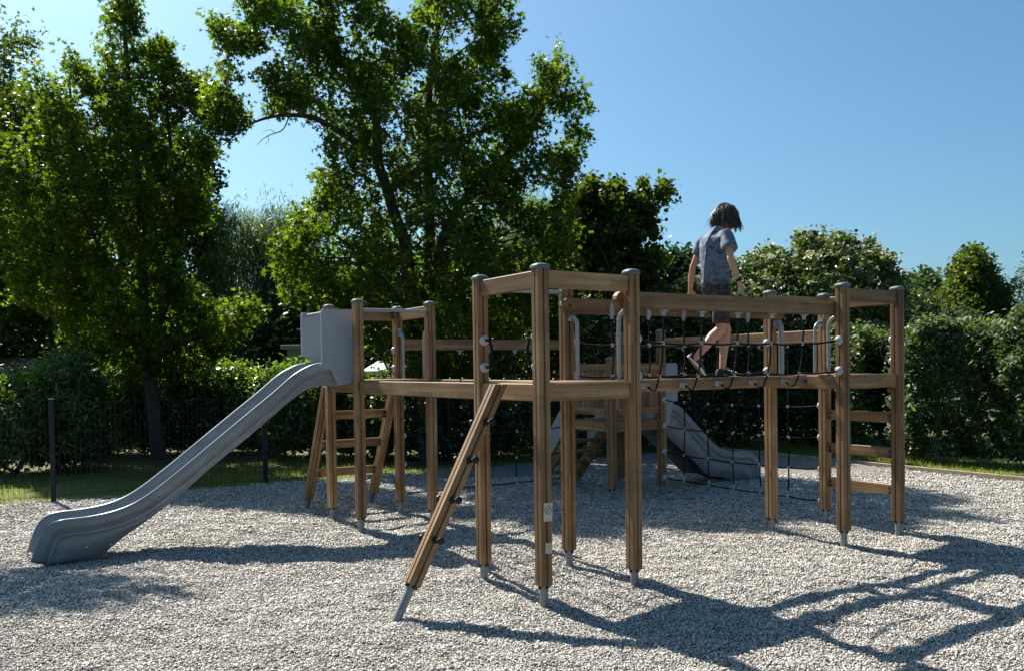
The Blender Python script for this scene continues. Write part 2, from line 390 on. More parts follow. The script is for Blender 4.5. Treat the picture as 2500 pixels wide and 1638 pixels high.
# ================================================================== CLIMBING FRAME
def post_profile():
    h = PW / 2; c = .007; g = .0042; gd = .016; lip = .0035
    side = [(-h, -h + c), ]
    pts = []
    for k in range(4):
        a = k * math.pi / 2
        loc = [(h, -h + c), (h, -g - lip), (h - lip, -g), (h - gd, -g), (h - gd, g), (h - lip, g), (h, g + lip), (h, h - c)]
        for x, y in loc: pts.append((x * math.cos(a) - y * math.sin(a), x * math.sin(a) + y * math.cos(a)))
    return pts
PPROF = post_profile()
def cap_mesh():
    mb = MB(); n = 24; rings = []
    for r, z in ((.051, 0.0), (.053, .004), (.053, .018), (.049, .026), (.036, .034), (.018, .0385), (.003, .0395)):
        ring = []
        for i in range(n):
            t = 2 * math.pi * i / n; p = 7 if z < .02 else 4.5
            cc, ss = math.cos(t), math.sin(t)
            k = (abs(cc) ** p + abs(ss) ** p) ** (-1 / p)
            ring.append((cc * k * r, ss * k * r, z))
        rings.append(ring)
    mb.loft(rings); return mb.mesh('post_cap', 'grey_cap', True, 40)
def foot_mesh(length=.13):
    mb = MB(); mb.lathe([(.029, -length - .06), (.029, .004)], 18)
    for k in range(4):
        T = Matrix.Rotation(k * math.pi / 2, 4, 'Z')
        mb.box(.028, .043, -.010, .010, -.012, .0, .002, 1, T, 'z')
        mb.lathe([(.0085, -.022), (.011, -.012), (.0085, -.004)], 10, 1, T @ T3((.036, 0, 0)))
    return mb.mesh('steel_foot', ['galvanised', 'black_rubber'], True)
def anchor_mesh():
    """domed rope anchor, axis along +x from the wood face"""
    mb = MB(); R = Matrix.Rotation(math.pi / 2, 4, 'Y')
    mb.lathe([(.038, 0), (.040, .006), (.038, .016), (.030, .026), (.018, .032), (.008, .033), (.0075, .042), (.003, .043)], 20, 0, R)
    for s_ in (-1, 1): mb.lathe([(.006, .0), (.006, .026), (.004, .028)], 8, 1, T3((0, .0, s_ * .024)) @ R)
    return mb.mesh('rope_anchor', ['ball_plastic', 'bolt_metal'], True)
def bend(pts, n=6):
    """Catmull-Rom through pts"""
    p = [Vector(q) for q in pts]; p = [p[0] * 2 - p[1]] + p + [p[-1] * 2 - p[-2]]; o = []
    for i in range(1, len(p) - 2):
        for k in range(n):
            t = k / n
            o.append(.5 * ((2 * p[i]) + (p[i + 1] - p[i - 1]) * t + (2 * p[i - 1] - 5 * p[i] + 4 * p[i + 1] - p[i + 2]) * t * t + (3 * p[i] - p[i - 1] - 3 * p[i + 1] + p[i + 2]) * t ** 3))
    o.append(p[-2]); return o

def build_frame():
    c0 = (P['N2'] + P['P3']) / 2
    root = thing('climbing_frame', (c0.x, c0.y, 0), 'wooden climbing frame of four linked towers with grey slides and black rope nets', 'climbing frame')
    RZ = Matrix.Rotation(TH, 4, 'Z')
    # ---- posts
    pm = {}
    def post(nm, top, bot=.125):
        key = round(top - bot, 3)
        if key not in pm:
            mb = MB(); mb.prism(PPROF, 0, top - bot, 'z'); pm[key] = mb.mesh('post', 'pine_along_z')
        W = T3(P[nm] + Z * bot) @ RZ
        o = put('post', pm[key], W, root)
        put('post_cap', capm, W @ T3((0, 0, top - bot)), o); put('steel_foot', footm, W, o)
        return o
    capm, footm = cap_mesh(), foot_mesh(); PO = {}
    for nm in P:
        if nm == 'P2': t = 1.665
        elif nm[0] == 'P': t = 2.0
        else: t = PH - .035
        PO[nm] = post(nm, t)
    # ---- beams
    bcache = {}
    def beam(name, A, B, ztop, h=.12, th=.045, inset=PW / 2 + .001, slots=True, label=None, parent=None, off=Vector((0, 0, 0))):
        d = (B - A); L = d.length - 2 * inset; d.normalize(); A = A + off
        key = (round(L, 2), h, th, slots)
        if key not in bcache:
            mb = MB(); mb.box(0, L, -th / 2, th / 2, -h, 0, .005)
            if slots:                                   # recessed bolt brackets at both ends
                for x in (.001, L - .043):
                    for zz in (-.045, -.085):
                        for sy in (-1, 1):
                            y0, y1 = (th / 2, th / 2 + .002) if sy > 0 else (-th / 2 - .002, -th / 2)
                            mb.add([(x, y1 if sy > 0 else y0, zz - .004), (x + .042, y1 if sy > 0 else y0, zz - .004), (x + .042, y1 if sy > 0 else y0, zz + .021), (x, y1 if sy > 0 else y0, zz + .021)], [(0, 1, 2, 3)], 1)
                            mb.lathe([(.005, 0), (.005, .003)], 8, 2, T3((x + .012, sy * (th / 2 + .0025), zz + .0095)) @ Matrix.Rotation(-sy * math.pi / 2, 4, 'X'))
            bcache[key] = mb.mesh(name, ['pine_along_x', 'black_rubber', 'bolt_metal'])
        return put(name, bcache[key], frame(A + d * inset + Z * ztop, d), parent or root, label)
    deckz = DK
    for t in 'NRL':
        q = [P[t + str(i)] for i in (1, 2, 3, 4)]
        pairs = [('1', '2'), ('2', '3'), ('3', '4'), ('4', '1')]
        for a, b in pairs:
            sl = (t == 'L' and {a, b} == {'1', '2'})
            beam('deck_beam', P[t + a], P[t + b], deckz, slots=sl)
        rails = {'N': [('1', '2'), ('2', '3')], 'L': [('2', '3'), ('3', '4')], 'R': [('1', '2'), ('2', '3'), ('3', '4')]}[t]
        for a, b in rails: beam('top_rail', P[t + a], P[t + b], 2.245, h=.118, slots=(t == 'L'))
    # deck boards
    def deck(t, zt, nm=('1', '2', '3', '4')):
        c = sum((P[t + i] for i in nm), Vector()) / 4
        for k in range(5):
            w = (S - .05) / 5; y0 = -S / 2 + .025 + k * w
            L = S / 2 - .025 if 0 < k < 4 else S / 2 - PW / 2 - .004
            mb = MB(); mb.box(-L, L, y0 + .004, y0 + w - .004, -.028, .004, .003)
            put('deck_board', mb.mesh('deck_board', 'pine_along_x'), T3(c + Z * zt) @ RZ, root)
    for t in 'NRL': deck(t, deckz)
    deck('P', .93)
    # ---- long beams that link the towers
    lb = {}
    lb['a'] = beam('bridge_beam', P['L1'], P['N1'], deckz, h=.125)
    lb['b'] = beam('bridge_beam', P['L2'], P['N4'], deckz, h=.125, slots=False)
    bal0 = (P['N3'] + P['N4']) / 2; bal1 = (P['R1'] + P['R4']) / 2
    mb = MB(); Lb = LNK - .06
    mb.box(0, Lb, -.045, .045, -.095, 0, .006)
    for x in (0, Lb - .07): mb.box(x, x + .07, -.052, .052, -.085, -.012, .002, 1); mb.lathe([(.012, 0), (.012, .01)], 8, 2, T3((x + .035, -.052, -.05)) @ Matrix.Rotation(math.pi / 2, 4, 'X'))
    balance = put('balance_beam', mb.mesh('balance_beam', ['pine_along_x', 'galvanised', 'black_rubber']), frame(bal0 + U * .03 + Z * (deckz + .001), U), root)
    # handrails with round ends, bolted to the inner post faces
    def handrail(A, B, side):
        off = V * side * (PW / 2 + .0245); L = (B - A).length; r = .0615; prof = []
        for i in range(9):
            t = math.pi / 2 + math.pi * i / 8; prof.append((-.04 + r * math.cos(t), -r + r * math.sin(t)))
        for i in range(9):
            t = -math.pi / 2 + math.pi * i / 8; prof.append((L + .04 + r * math.cos(t) - .0, -r + r * math.sin(t)))
        mb = MB(); mb.prism(prof, -.0225, .0225, 'y')
        for x in (-.03, L + .03): mb.lathe([(.013, 0), (.013, .003), (.009, .004)], 12, 1, T3((x, -.0225 , -.0615)) @ Matrix.Rotation(math.pi / 2, 4, 'X'))
        return put('handrail', mb.mesh('handrail', ['pine_along_x', 'black_rubber']), frame(A + off + Z * 2.135, (B - A)), root)
    hr_near = handrail(P['N3'], P['R1'], 1); hr_far = handrail(P['N4'], P['R4'], -1)
    nb1 = beam('net_beam', P['L3'], P['P4'], 1.925, slots=False); nb2 = beam('net_beam', P['R3'], P['P1'], 1.925, slots=False, label='pale weathered net beam')
    # ---- steel bars and grab tubes
    for a, b in (('L1', 'L2'), ('N1', 'N4')):
        mb = MB(); d = (P[b] - P[a]).normalized(); mb.tube([P[a] + d * .045 + Z * 2.185, P[b] - d * .045 + Z * 2.185], .0165, 12)
        for q, s_ in ((P[a], 1), (P[b], -1)): mb.add([], []); mb.lathe([(.026, 0), (.026, .005)], 12, 0, frame(q + d * s_ * .0455 + Z * 2.185, Z.cross(d), d * s_))
        put('steel_bar', mb.mesh('steel_bar', 'grey_tube', True), ID, root)
    def grab(a, b):
        d = (P[b] - P[a]).normalized(); base = P[a]
        pts = [base + d * .047 + Z * 1.995, base + d * .085 + Z * 1.993, base + d * .125 + Z * 1.965, base + d * .142 + Z * 1.91, base + d * .144 + Z * 1.7, base + d * .144 + Z * 1.489]
        mb = MB(); mb.tube(bend(pts, 5), .0165, 12)
        f = frame(base + d * .0455 + Z * 2.0, Z.cross(d), Z)
        mb.box(-.02, .02, -.003, .003, -.045, .045, .001, 0, f, 'z')
        put('grab_tube', mb.mesh('grab_tube', 'grey_tube', True), ID, root)
    for a, b in (('N4', 'N3'), ('N3', 'N4'), ('L3', 'L2'), ('L2', 'L3'), ('R4', 'R1'), ('R1', 'R4'), ('R3', 'R4'), ('R4', 'R3')): grab(a, b)
    # ---- rope anchors and nets
    anc = anchor_mesh()
    def anchor(q, d, z):
        """on the face of post q that looks along d; returns where the rope leaves"""
        d = d.normalized(); put('rope_anchor', anc, frame(P[q] + d * (PW / 2) + Z * z, d), root)
        return P[q] + d * (PW / 2 + .036) + Z * z
    RR = .0082
    def arc(q, d, z0, z1):
        a, b = anchor(q, d, z0), anchor(q, d, z1); m_ = (a + b) / 2 + d * .085
        mb = MB(); mb.tube(bend([a, a + d * .05 + Z * -.01, m_, b + d * .05 + Z * .01, b], 6), .0105, 8)
        put('hand_rope', mb.mesh('hand_rope', 'black_rope', True), ID, root)
    for a, b in (('N1', 'N2'), ('L3', 'L4'), ('R2', 'R3')):
        d = (P[b] - P[a]).normalized(); arc(a, d, 1.8, 1.6); arc(b, -d, 1.8, 1.6)
    con = MB()
    con.box(-.015, .015, -.0095, .0095, -.010, .010, .003); con.tube([(0, -.001, -.016), (0, 0, .016)], .0105, 10)
    con = con.mesh('rope_connector', 'white_plastic', True)
    ferr = MB(); ferr.lathe([(.011, -.03), (.0125, -.028), (.0125, .028), (.010, .03)], 10); ferr.box(-.02, .02, -.011, .011, -.052, -.03, .003)
    ferr = ferr.mesh('rope_ferrule', 'white_plastic', True)
    clip = MB()  # under-rail rope clip: plate and stem, rail runs along x, stem down
    clip.box(-.034, .034, -.016, .016, -.014, 0, .003); clip.lathe([(.012, -.048), (.015, -.042), (.015, -.014)], 12)
    clip = clip.mesh('rope_clip', 'white_plastic', True)
    clip2 = MB()  # tall clip on the rail face
    prof = [(-.017, -.07), (.017, -.07), (.019, -.02), (.015, .02), (.008, .035), (-.004, .035), (-.011, .01), (-.019, -.02)]
    clip2.prism(prof, 0, .024, 'y'); clip2.lathe([(.012, -.095), (.014, -.07)], 10, 0, T3((0, .012, 0)))
    clip2 = clip2.mesh('rope_clip', 'white_plastic', True)
    bclip = MB()  # clip on the side of the balance beam
    bclip.box(-.032, .022, -.014, 0, -.022, .022, .004); bclip.tube([(.012, -.012, .004), (.040, -.018, .002)], .013, 10)
    bclip = bclip.mesh('rope_clip', 'white_plastic', True)
    def sag(a, b, s_, n=5): return [a.lerp(b, k / n) - Z * s_ * 4 * (k / n) * (1 - k / n) for k in range(n + 1)]
    # sloping side nets of the balance bridge
    def side_net(A, B, side, rail, t0, dt, c0_, dc, tall):
        inn = V * side                                   # towards the balance beam
        hl = anchor(A, U, 1.79), anchor(A, U, 1.525); hr = anchor(B, -U, 1.79), anchor(B, -U, 1.525)
        rope = MB(); kn = []; rows = ([hl[0]], [hl[1]]); L = LNK; dr = .068
        for k in range(5):
            t = t0 + dt * k; base = P[A] + U * t * L
            top = base + inn * dr + Z * (2.012 if not tall else 2.0)
            if tall: clipW = frame(base + inn * (PW / 2 + .047) + Z * 2.07, -U if side < 0 else U); top = base + inn * (PW / 2 + .059) + Z * 1.985
            else: clipW = frame(base + inn * (PW / 2 + .0245) + Z * 2.0125, U)
            put('rope_clip', clip2 if tall else clip, clipW, root)
            k1 = base + inn * (dr + .03) + U * .01 + Z * 1.765; k2 = base + inn * (dr + .05) - U * .01 + Z * 1.512
            cpos = P[A] + U * (c0_ + dc * k) * L + inn * (S / 2 - .047)
            e = cpos + U * .03 + Z * (deckz - .045)
            cw = frame(cpos + Z * (deckz - .047), U) if side > 0 else frame(cpos + Z * (deckz - .047), -U)
            put('rope_clip', bclip, cw, root)
            if side < 0: e = cpos - U * .03 + Z * (deckz - .045)
            low = (k2 + e) / 2 - Z * .075 + U * (.02 if side > 0 else -.02)
            rope.tube(bend([top, top.lerp(k1, .5) + U * .004, k1, k1.lerp(k2, .5) + U * .012, k2, low, e], 5), RR, 8)
            rows[0].append(k1); rows[1].append(k2)
            kn += [(k1, U), (k2, U)]
        rows[0].append(hr[0]); rows[1].append(hr[1])
        for rw in rows:
            for a, b in zip(rw[:-1], rw[1:]): rope.tube(sag(a, b, .012), RR, 8)
        o = put('rope_net', rope.mesh('rope_net', 'black_rope', True), T3(P[A]) @ T3(-P[A]), root)
        for p_, d in kn: put('rope_connector', con, frame(p_, d), o)
    side_net('N3', 'R1', 1, hr_near, .157, .167, .173, .1685, False)
    side_net('N4', 'R4', -1, hr_far, .158, .1665, .16, .167, True)
    # hanging nets below the two beams at the back
    def hang_net(A, B, ts, dcl):
        d = (P[B] - P[A]).normalized(); L = (P[B] - P[A]).length; zs = (1.165, .845, .525, .20); rope = MB(); kn = []; ends = []
        rows = []
        for z in zs: rows.append([anchor(A, d, z)])
        cols = []
        for t in ts:
            base = P[A] + d * t * L; put('rope_clip', clip, frame(base + Z * 1.805, d), root)
            col = [base + Z * 1.765]
            for i, z in enumerate(zs):
                j = Vector((rnd.uniform(-.01, .01), rnd.uniform(-.01, .01), 0)); q = base + Z * (z - .018 * math.sin(math.pi * t) - .012 + (.02 if i == 3 else 0)) + j
                rows[i].append(q); col.append(q)
                (kn if i < 3 else ends).append((q, d))
            for a, b in zip(col[:-1], col[1:]): rope.tube([a, (a + b) / 2 + d * rnd.uniform(-.006, .006), b], RR * .95, 6)
        for i, z in enumerate(zs):
            rows[i].append(anchor(B, -d, z))
            for a, b in zip(rows[i][:-1], rows[i][1:]): rope.tube(sag(a, b, .008), RR * .95, 6)
        o = put('rope_net', rope.mesh('rope_net', 'black_rope', True), T3(P[A]) @ T3(-P[A]), root)
        for p_, dd in kn: put('rope_connector', con, frame(p_, dd), o)
        for p_, dd in ends: put('rope_ferrule', ferr, frame(p_ + Z * .03, dd), o)
    hang_net('R3', 'P1', (.19, .35, .51, .67, .835), 0)
    hang_net('L3', 'P4', (.17, .33, .49, .65, .82), 0)
    # rope deck of the bridge between the left and the front tower
    rope = MB(); kn = []; d = (P['N1'] - P['L1']).normalized(); knob = MB(); knob.lathe([(.012, 0), (.016, .003), (.016, .011), (.010, .017), (.003, .018)], 12)
    knob = knob.mesh('rope_knob', 'black_rubber', True); mids = [[], [], []]
    for k in range(9):
        t = (k + .7) / 9.4; a = P['L1'] + d * t * LNK; b = P['L2'] + d * t * LNK
        put('rope_knob', knob, frame(b + Z * (deckz + .001), d), root)
        put('rope_knob', knob, frame(a + U * .034 + Z * (deckz - .06), d, -U + Z * .01), root)
        a2 = a + U * .03 + Z * (deckz - .055); b2 = b - U * .03 + Z * (deckz - .055)
        pts = sag(a2, b2, .05, 4); rope.tube(pts, RR, 6)
        for i in (1, 2, 3): mids[i - 1].append(pts[i]); kn.append(pts[i])
    for i, ml in enumerate(mids):
        s0 = P['L1'].lerp(P['L2'], (i + 1) / 4) + d * .03 + Z * (deckz - .07); s1 = P['N1'].lerp(P['N4'], (i + 1) / 4) - d * .03 + Z * (deckz - .07)
        ml = [s0] + ml + [s1]
        for a, b in zip(ml[:-1], ml[1:]): rope.tube([a, (a + b) / 2 - Z * .01, b], RR, 6)
    o = put('rope_net', rope.mesh('rope_net', 'black_rope', True), T3(P['L1']) @ T3(-P['L1']), root)
    for q in kn: put('rope_connector', con, frame(q, U), o)
    # ---- board rungs on the right tower
    for zc in (1.075, .745, .40): beam('rung', P['R3'], P['R2'], zc + .055, h=.10, th=.04)
    # ---- ladder behind the left tower
    mL = (P['L4'] + P['L3']) / 2 + V * .4
    lad = put('ladder', None, T3(mL), root)
    lpm = MB(); LL = math.hypot(.66, 1.30)
    lpm.prism(PPROF, 0, LL, 'z'); lpm = lpm.mesh('ladder_leg', 'pine_along_z')
    legs = []
    for q, s_ in (('L4', 1), ('L3', -1)):
        top = P[q] + V * .10 + U * s_ * .0 + Z * 1.43; bot = P[q] + V * .76 + Z * .13
        ax = (top - bot).normalized(); y = ax.cross(U).normalized()
        W = Matrix((U, ax.cross(U), ax)).transposed().to_4x4(); W.translation = bot
        put('ladder_leg', lpm, W, lad); put('steel_foot', foot_mesh(.12), W, lad)
    for z in (1.09, .755, .42):
        t = (1.43 - z) / 1.30; A = P['L4'].lerp(P['L4'] + V * .66, t) + V * .10; B = P['L3'] + (A - P['L4'])
        beam('rung', A, B, z + .05, h=.092, th=.04, parent=lad)
    # ---- sloping climbing pole with pegs on the front tower
    mid = (P['N1'] + P['N2']) / 2; foot = G(969, 1512); top = mid - U * .085 + Z * (DK + .01)
    ax = (top - foot).normalized(); xx = (V - ax * V.dot(ax)).normalized(); W = Matrix((xx, ax.cross(xx), ax)).transposed().to_4x4(); W.translation = foot
    L = (top - foot).length
    mb = MB(); mb.prism(PPROF, .235, L + .05, 'z')
    # cut the top of the pole upright against the beam
    pole = mb.mesh('climbing_pole', 'pine_along_z')
    bm = bmesh.new(); bm.from_mesh(pole); Wi = W.inverted(); nrm = (Wi.to_3x3() @ U); pt = Wi @ (mid - U * .024 + Z * DK)
    bmesh.ops.bisect_plane(bm, geom=bm.verts[:] + bm.edges[:] + bm.faces[:], plane_co=pt, plane_no=nrm, clear_outer=True)
    n2 = Wi.to_3x3() @ Z; pt2 = Wi @ (mid + Z * (DK - .004))
    bmesh.ops.bisect_plane(bm, geom=bm.verts[:] + bm.edges[:] + bm.faces[:], plane_co=pt2, plane_no=n2, clear_outer=True)
    bmesh.ops.holes_fill(bm, edges=[e for e in bm.edges if e.is_boundary]); bm.to_mesh(pole); bm.free()
    po = put('climbing_pole', pole, W, root)
    put('steel_foot', foot_mesh(.235), W @ T3((0, 0, .235)), po)
    pg = MB(); R = Matrix.Rotation(math.pi / 2, 4, 'Y')
    pg.lathe([(.024, .0), (.026, .004), (.024, .010), (.013, .013), (.012, .065), (.016, .070), (.025, .074), (.027, .082), (.024, .088), (.008, .090)], 16, 0, R)
    pg = pg.mesh('climbing_peg', 'black_rubber', True)
    for f in (.315, .48, .65, .815):
        for s_ in (1, -1):
            put('climbing_peg', pg, W @ T3((s_ * PW / 2, 0, (f + (0.0 if s_ < 0 else .0)) * L)) @ (ID if s_ > 0 else Matrix.Rotation(math.pi, 4, 'Z')), po)
    # ---- stickers low on the front post
    face = frame(P['N2'] - V * (PW / 2), U)               # local x along the face, -y outwards
    def sticker(x0, x1, z0, z1, tilt, picto):
        mb = MB(); w, h = x1 - x0, z1 - z0
        mb.box(-w / 2, w / 2, -.0022, -.0007, -h / 2, h / 2, .0002)
        if picto:
            ring = []
            n = 36; R0, R1, zc = .0275, .0235, .016
            vs = [(R * math.cos(2 * math.pi * i / n), -.003, zc + 1.08 * R * math.sin(2 * math.pi * i / n)) for R in (R0, R1) for i in range(n)]
            mb.add(vs, [(i, (i + 1) % n, n + (i + 1) % n, n + i) for i in range(n)], 1)
            a = math.radians(56); dx, dz = math.cos(a), math.sin(a)
            mb.add([(dx * s_ * .025 - dz * q * .0022, -.0033, zc + dz * s_ * .026 + dx * q * .0022) for s_, q in ((-1, -1), (1, -1), (1, 1), (-1, 1))], [(0, 1, 2, 3)], 1)
            for pts in (((-.014, .006), (-.010, -.004), (-.004, -.002), (-.008, .008)), ((-.016, .012), (-.003, .016), (.001, .011), (-.013, .007)), ((.004, -.012), (.014, -.008), (.012, -.003), (.003, -.006)), ((-.006, -.016), (.003, -.014), (.002, -.010), (-.006, -.011))):
                mb.add([(x, -.0026, zc + z) for x, z in pts], [(0, 1, 2, 3)], 2)
            mb.add([(-.014, -.0026, -.041), (.012, -.0026, -.041), (.012, -.0026, -.044), (-.014, -.0026, -.044)], [(0, 1, 2, 3)], 2)
        else:
            for i, (a, b) in enumerate(((-.020, .021), (-.006, .008), (-.021, .019), (-.012, .013), (-.021, .021))):
                z = .018 - i * .009; mb.add([(a, -.0026, z), (b, -.0026, z), (b, -.0026, z - .0035), (a, -.0026, z - .0035)], [(0, 1, 2, 3)], 2)
        W = face @ T3(((x0 + x1) / 2, 0, (z0 + z1) / 2)) @ Matrix.Rotation(tilt, 4, 'Y')
        put('sticker', mb.mesh('sticker', ['sticker_paper', 'sticker_ink', 'sticker_faint']), W, PO['N2'], 'pale sticker with a struck-out black circle' if picto else 'small pale sticker with faded print')
    sticker(-.026, .044, .562, .685, .03, True); sticker(-.016, .040, .345, .415, .06, False)
    # ---- slides
    def slide(tower, a, b, dirn, lip, bot, hw, zdeck, flute, lateral=0.0, label=None):
        m0 = (P[a] + P[b]) / 2
        y = Z.cross(dirn).normalized()
        W = frame(m0 + y * lateral, dirn)
        # resample lip and bottom by arc fraction
        def res(pl, n):
            pl = [Vector((x, 0, z)) for x, z in pl]; pl = bend(pl, 5); d = [0]
            for p_, q in zip(pl[:-1], pl[1:]): d.append(d[-1] + (q - p_).length)
            o = []
            for k in range(n):
                s_ = d[-1] * k / (n - 1); i = max(j for j in range(len(d)) if d[j] <= s_ + 1e-9); i = min(i, len(d) - 2)
                o.append(pl[i].lerp(pl[i + 1], (s_ - d[i]) / max(1e-9, d[i + 1] - d[i])))
            return o
        n = 64; lp = res(lip, n); bt = res(bot, n)
        rings = []
        for k in range(n):
            l_, q = lp[k], bt[k]; t = (lp[min(k + 1, n - 1)] - lp[max(k - 1, 0)]).normalized(); nn = Vector((-t.z, 0, t.x))
            if nn.z < 0 and k < n * .8: nn = -nn
            # near the run-out end the bed turns down with the lip
            dn = (q - l_); Ld = dn.length; dn.normalize()
            f = k / (n - 1)
            bed = min(.17, Ld * .75) if f < .93 else min(.17 * (1 - (f - .93) / .07 * .45), Ld * .75)
            if f < .06: bed = .17
            bin_ = -nn if f < .86 else (-nn).lerp(Vector((-1, 0, 0)), min(1, (f - .86) / .1)).normalized()
            prof = []
            # outer wall from bottom up to lip, over, down inside, across the bed (half profile, y>0)
            g = flute
            nin = Vector((t.z, 0, -t.x)).normalized(); wl = min(1.0, Ld * .93 / .165)
            outer = [(hw - .032, .165), (hw - .029, .158), (hw - .014, .148), (hw - .013, .125), (hw - .024, .115), (hw - .022, .102), (hw - .009, .092), (hw - .003, .07), (hw - .001, .045)]
            prof.append((hw - .030, q)); prof.append((hw - .031, q.lerp(l_ + nin * .168 * wl, .7)))
            for yy, ff in outer: prof.append((yy, l_ + nin * ff * wl))
            prof += [(hw - .002, l_ + dn * .022), (hw - .008, l_ + dn * .008), (hw - .020, l_), (hw - .036, l_ + bin_ * .004), (hw - .047, l_ + bin_ * .016),
                     (hw - .056, l_ + bin_ * bed * .45), (hw - .066, l_ + bin_ * bed * .80), (hw - .095, l_ + bin_ * bed * .97), (hw - .15, l_ + bin_ * bed)]
            ring = [(p_.x, yy, p_.z) for yy, p_ in prof] + [(p_.x, -yy, p_.z) for yy, p_ in prof[::-1]]
            rings.append(ring)
        mb = MB(); mb.loft(rings, 0, False, None, False)
        nr = len(rings[0])
        # foot block under the run-out
        fb = bot[-2]
        mb.box(fb[0] - .34, fb[0] - .12, -.14, .14, -.03, .03, .004, 1)
        me = mb.mesh('slide', ['slide_grey', 'edging_wood'], True, 50)
        o = put('slide', me, W, root, label)
        md = o.modifiers.new('thick', 'SOLIDIFY'); md.thickness = .005; md.offset = -1
        for x in (fb[0] - .17, fb[0] - .36):
            for sy in (-1, 1):
                bl = MB(); bl.lathe([(.011, 0), (.011, .004), (.006, .007)], 10, 0, Matrix.Rotation(-sy * math.pi / 2, 4, 'X'))
                put('bolt', bl.mesh('bolt', 'bolt_metal', True), W @ T3((x, sy * (hw - .029), .10)), o)
        return o, W
    lip = [(0.03, 1.655), (0.12, 1.675), (0.217, 1.678), (0.32, 1.672), (0.423, 1.648), (0.593, 1.56), (0.801, 1.39), (1.103, 1.155), (1.395, 0.925), (1.675, 0.705), (1.891, 0.546), (2.05, 0.452), (2.22, 0.396), (2.418, 0.37), (2.594, 0.366), (2.689, 0.348), (2.76, 0.292), (2.807, 0.199), (2.86, 0.03)]
    bot = [(0.06, 1.435), (0.166, 1.434), (0.382, 1.432), (0.598, 1.321), (1.007, 0.997), (1.399, 0.697), (1.68, 0.465), (1.95, 0.275), (2.123, 0.165), (2.259, 0.062), (2.34, 0.012), (2.50, 0.0), (2.60, 0.0), (2.68, 0.0)]
    sl, Ws = slide('L', 'L1', 'L4', -U, lip, bot, .27, 1.485, 1, lateral=-.05)
    lip2 = [(0.03, 1.06), (0.12, 1.10), (0.22, 1.115), (0.323, 1.10), (0.472, 1.05), (0.636, 0.909), (0.854, 0.727), (1.032, 0.571), (1.206, 0.463), (1.415, 0.415), (1.62, .405), (1.766, 0.387), (1.863, 0.32), (1.936, 0.20), (1.96, 0.03)]
    bot2 = [(0.06, .84), (0.14, 0.78), (0.219, 0.70), (0.40, .565), (0.571, 0.43), (0.738, 0.31), (0.86, .20), (0.96, .13), (1.1, .10), (1.25, 0.075), (1.38, 0.03), (1.5, 0.0), (1.65, 0.0), (1.78, 0.0)]
    sl2, Ws2 = slide('P', 'P1', 'P3', U, lip2, bot2, .27, .93, 1)
    # entrance panels
    def panel(W, y, pts, lab=None, parent=root):
        mb = MB(); p2 = []
        # round the two outer top corners
        n = len(pts)
        for i, (x, z) in enumerate(pts):
            a = Vector(pts[i - 1]); b = Vector((x, z)); c = Vector(pts[(i + 1) % n]); r = .035 if i in (1, 2) else .012
            d0 = (a - b).normalized(); d1 = (c - b).normalized()
            for k in range(5):
                t = k / 4; p2.append(tuple((b + d0 * r * (1 - t) ** 2 + d1 * r * t ** 2)))
        mb.prism(p2, y - .0095, y + .0095, 'y')
        o = put('slide_panel', mb.mesh('slide_panel', 'panel_grey'), W, parent, lab)
        return o
    bolt = MB(); bolt.lathe([(.010, -.012), (.010, .0125), (.006, .015)], 10); bolt = bolt.mesh('bolt', 'bolt_metal', True)
    for y, pts in ((.302, [(-.04, 2.19), (.325, 2.195), (.325, 1.61), (.235, 1.605), (.165, 1.45), (-.04, 1.45)]), (-.302, [(-.04, 2.19), (.325, 2.195), (.325, 1.74), (.235, 1.72), (.165, 1.45), (-.04, 1.45)])):
        pn = panel(Ws, y, pts)
        for x, z in ((.02, 1.62), (.02, 1.52), (.12, 1.62)):
            put('bolt', bolt, Ws @ T3((x, y, z)) @ Matrix.Rotation(math.copysign(math.pi / 2, -y), 4, 'X'), pn)
    mb = MB(); mb.tube([Ws @ Vector((.26, -.295, 2.165)), Ws @ Vector((.26, .295, 2.165))], .015, 12); put('steel_bar', mb.mesh('steel_bar', 'grey_tube', True), ID, root)
    for y in (.302, -.302):
        panel(Ws2, y, [(-.04, 1.62), (.36, 1.62), (.36, 1.135), (.29, 1.13), (.20, .80), (-.04, .80)])
    # ---- small tower at the back: beams, picket sides, stairs
    for a, b in (('1', '2'), ('2', '4'), ('4', '3'), ('3', '1')): beam('deck_beam', P['P' + a], P['P' + b], .926)
    def pickets(a, b):
        A, B = P[a], P[b]; beam('top_rail', A, B, 1.62, h=.085, slots=False); beam('top_rail', A, B, 1.085, h=.085, slots=True)
        d = (B - A).normalized(); n = 8; w = (S - PW) / n
        for k in range(n):
            mb = MB(); mb.box(.004, w - .004, -.011, .011, 1.075, 1.55, .003, 0, None, 'z')
            out_ = Z.cross(d)
            put('picket', mb.mesh('picket', 'pine_along_z'), frame(A + d * (PW / 2 + k * w) + out_ * .0, d), root)
    pickets('P2', 'P1'); pickets('P2', 'P4')
    mS = (P['P4'] + P['P3']) / 2
    st = put('stairs', None, T3(mS + V * .5), root)
    WS = frame(mS, V)
    for y in (-.29, .29):
        mb = MB()
        mb.prism([(.03, .90), (.16, .90), (.92, .10), (.92, .0), (.80, .0), (.03, .78)], y - .02, y + .02, 'y')
        put('stringer', mb.mesh('stringer', 'pine_along_x'), WS, st)
        mb = MB(); mb.prism([(.09, 1.30), (.62, .72), (.62, .36), (.09, .94)], y * 1.13 - .008, y * 1.13 + .008, 'y')
        put('guard_panel', mb.mesh('guard_panel', 'panel_grey'), WS, st)
        mb = MB(); mb.lathe([(.024, -.06), (.024, .12)], 12); put('steel_foot', mb.mesh('steel_foot', 'galvanised', True), WS @ T3((.84, y, 0)), st)
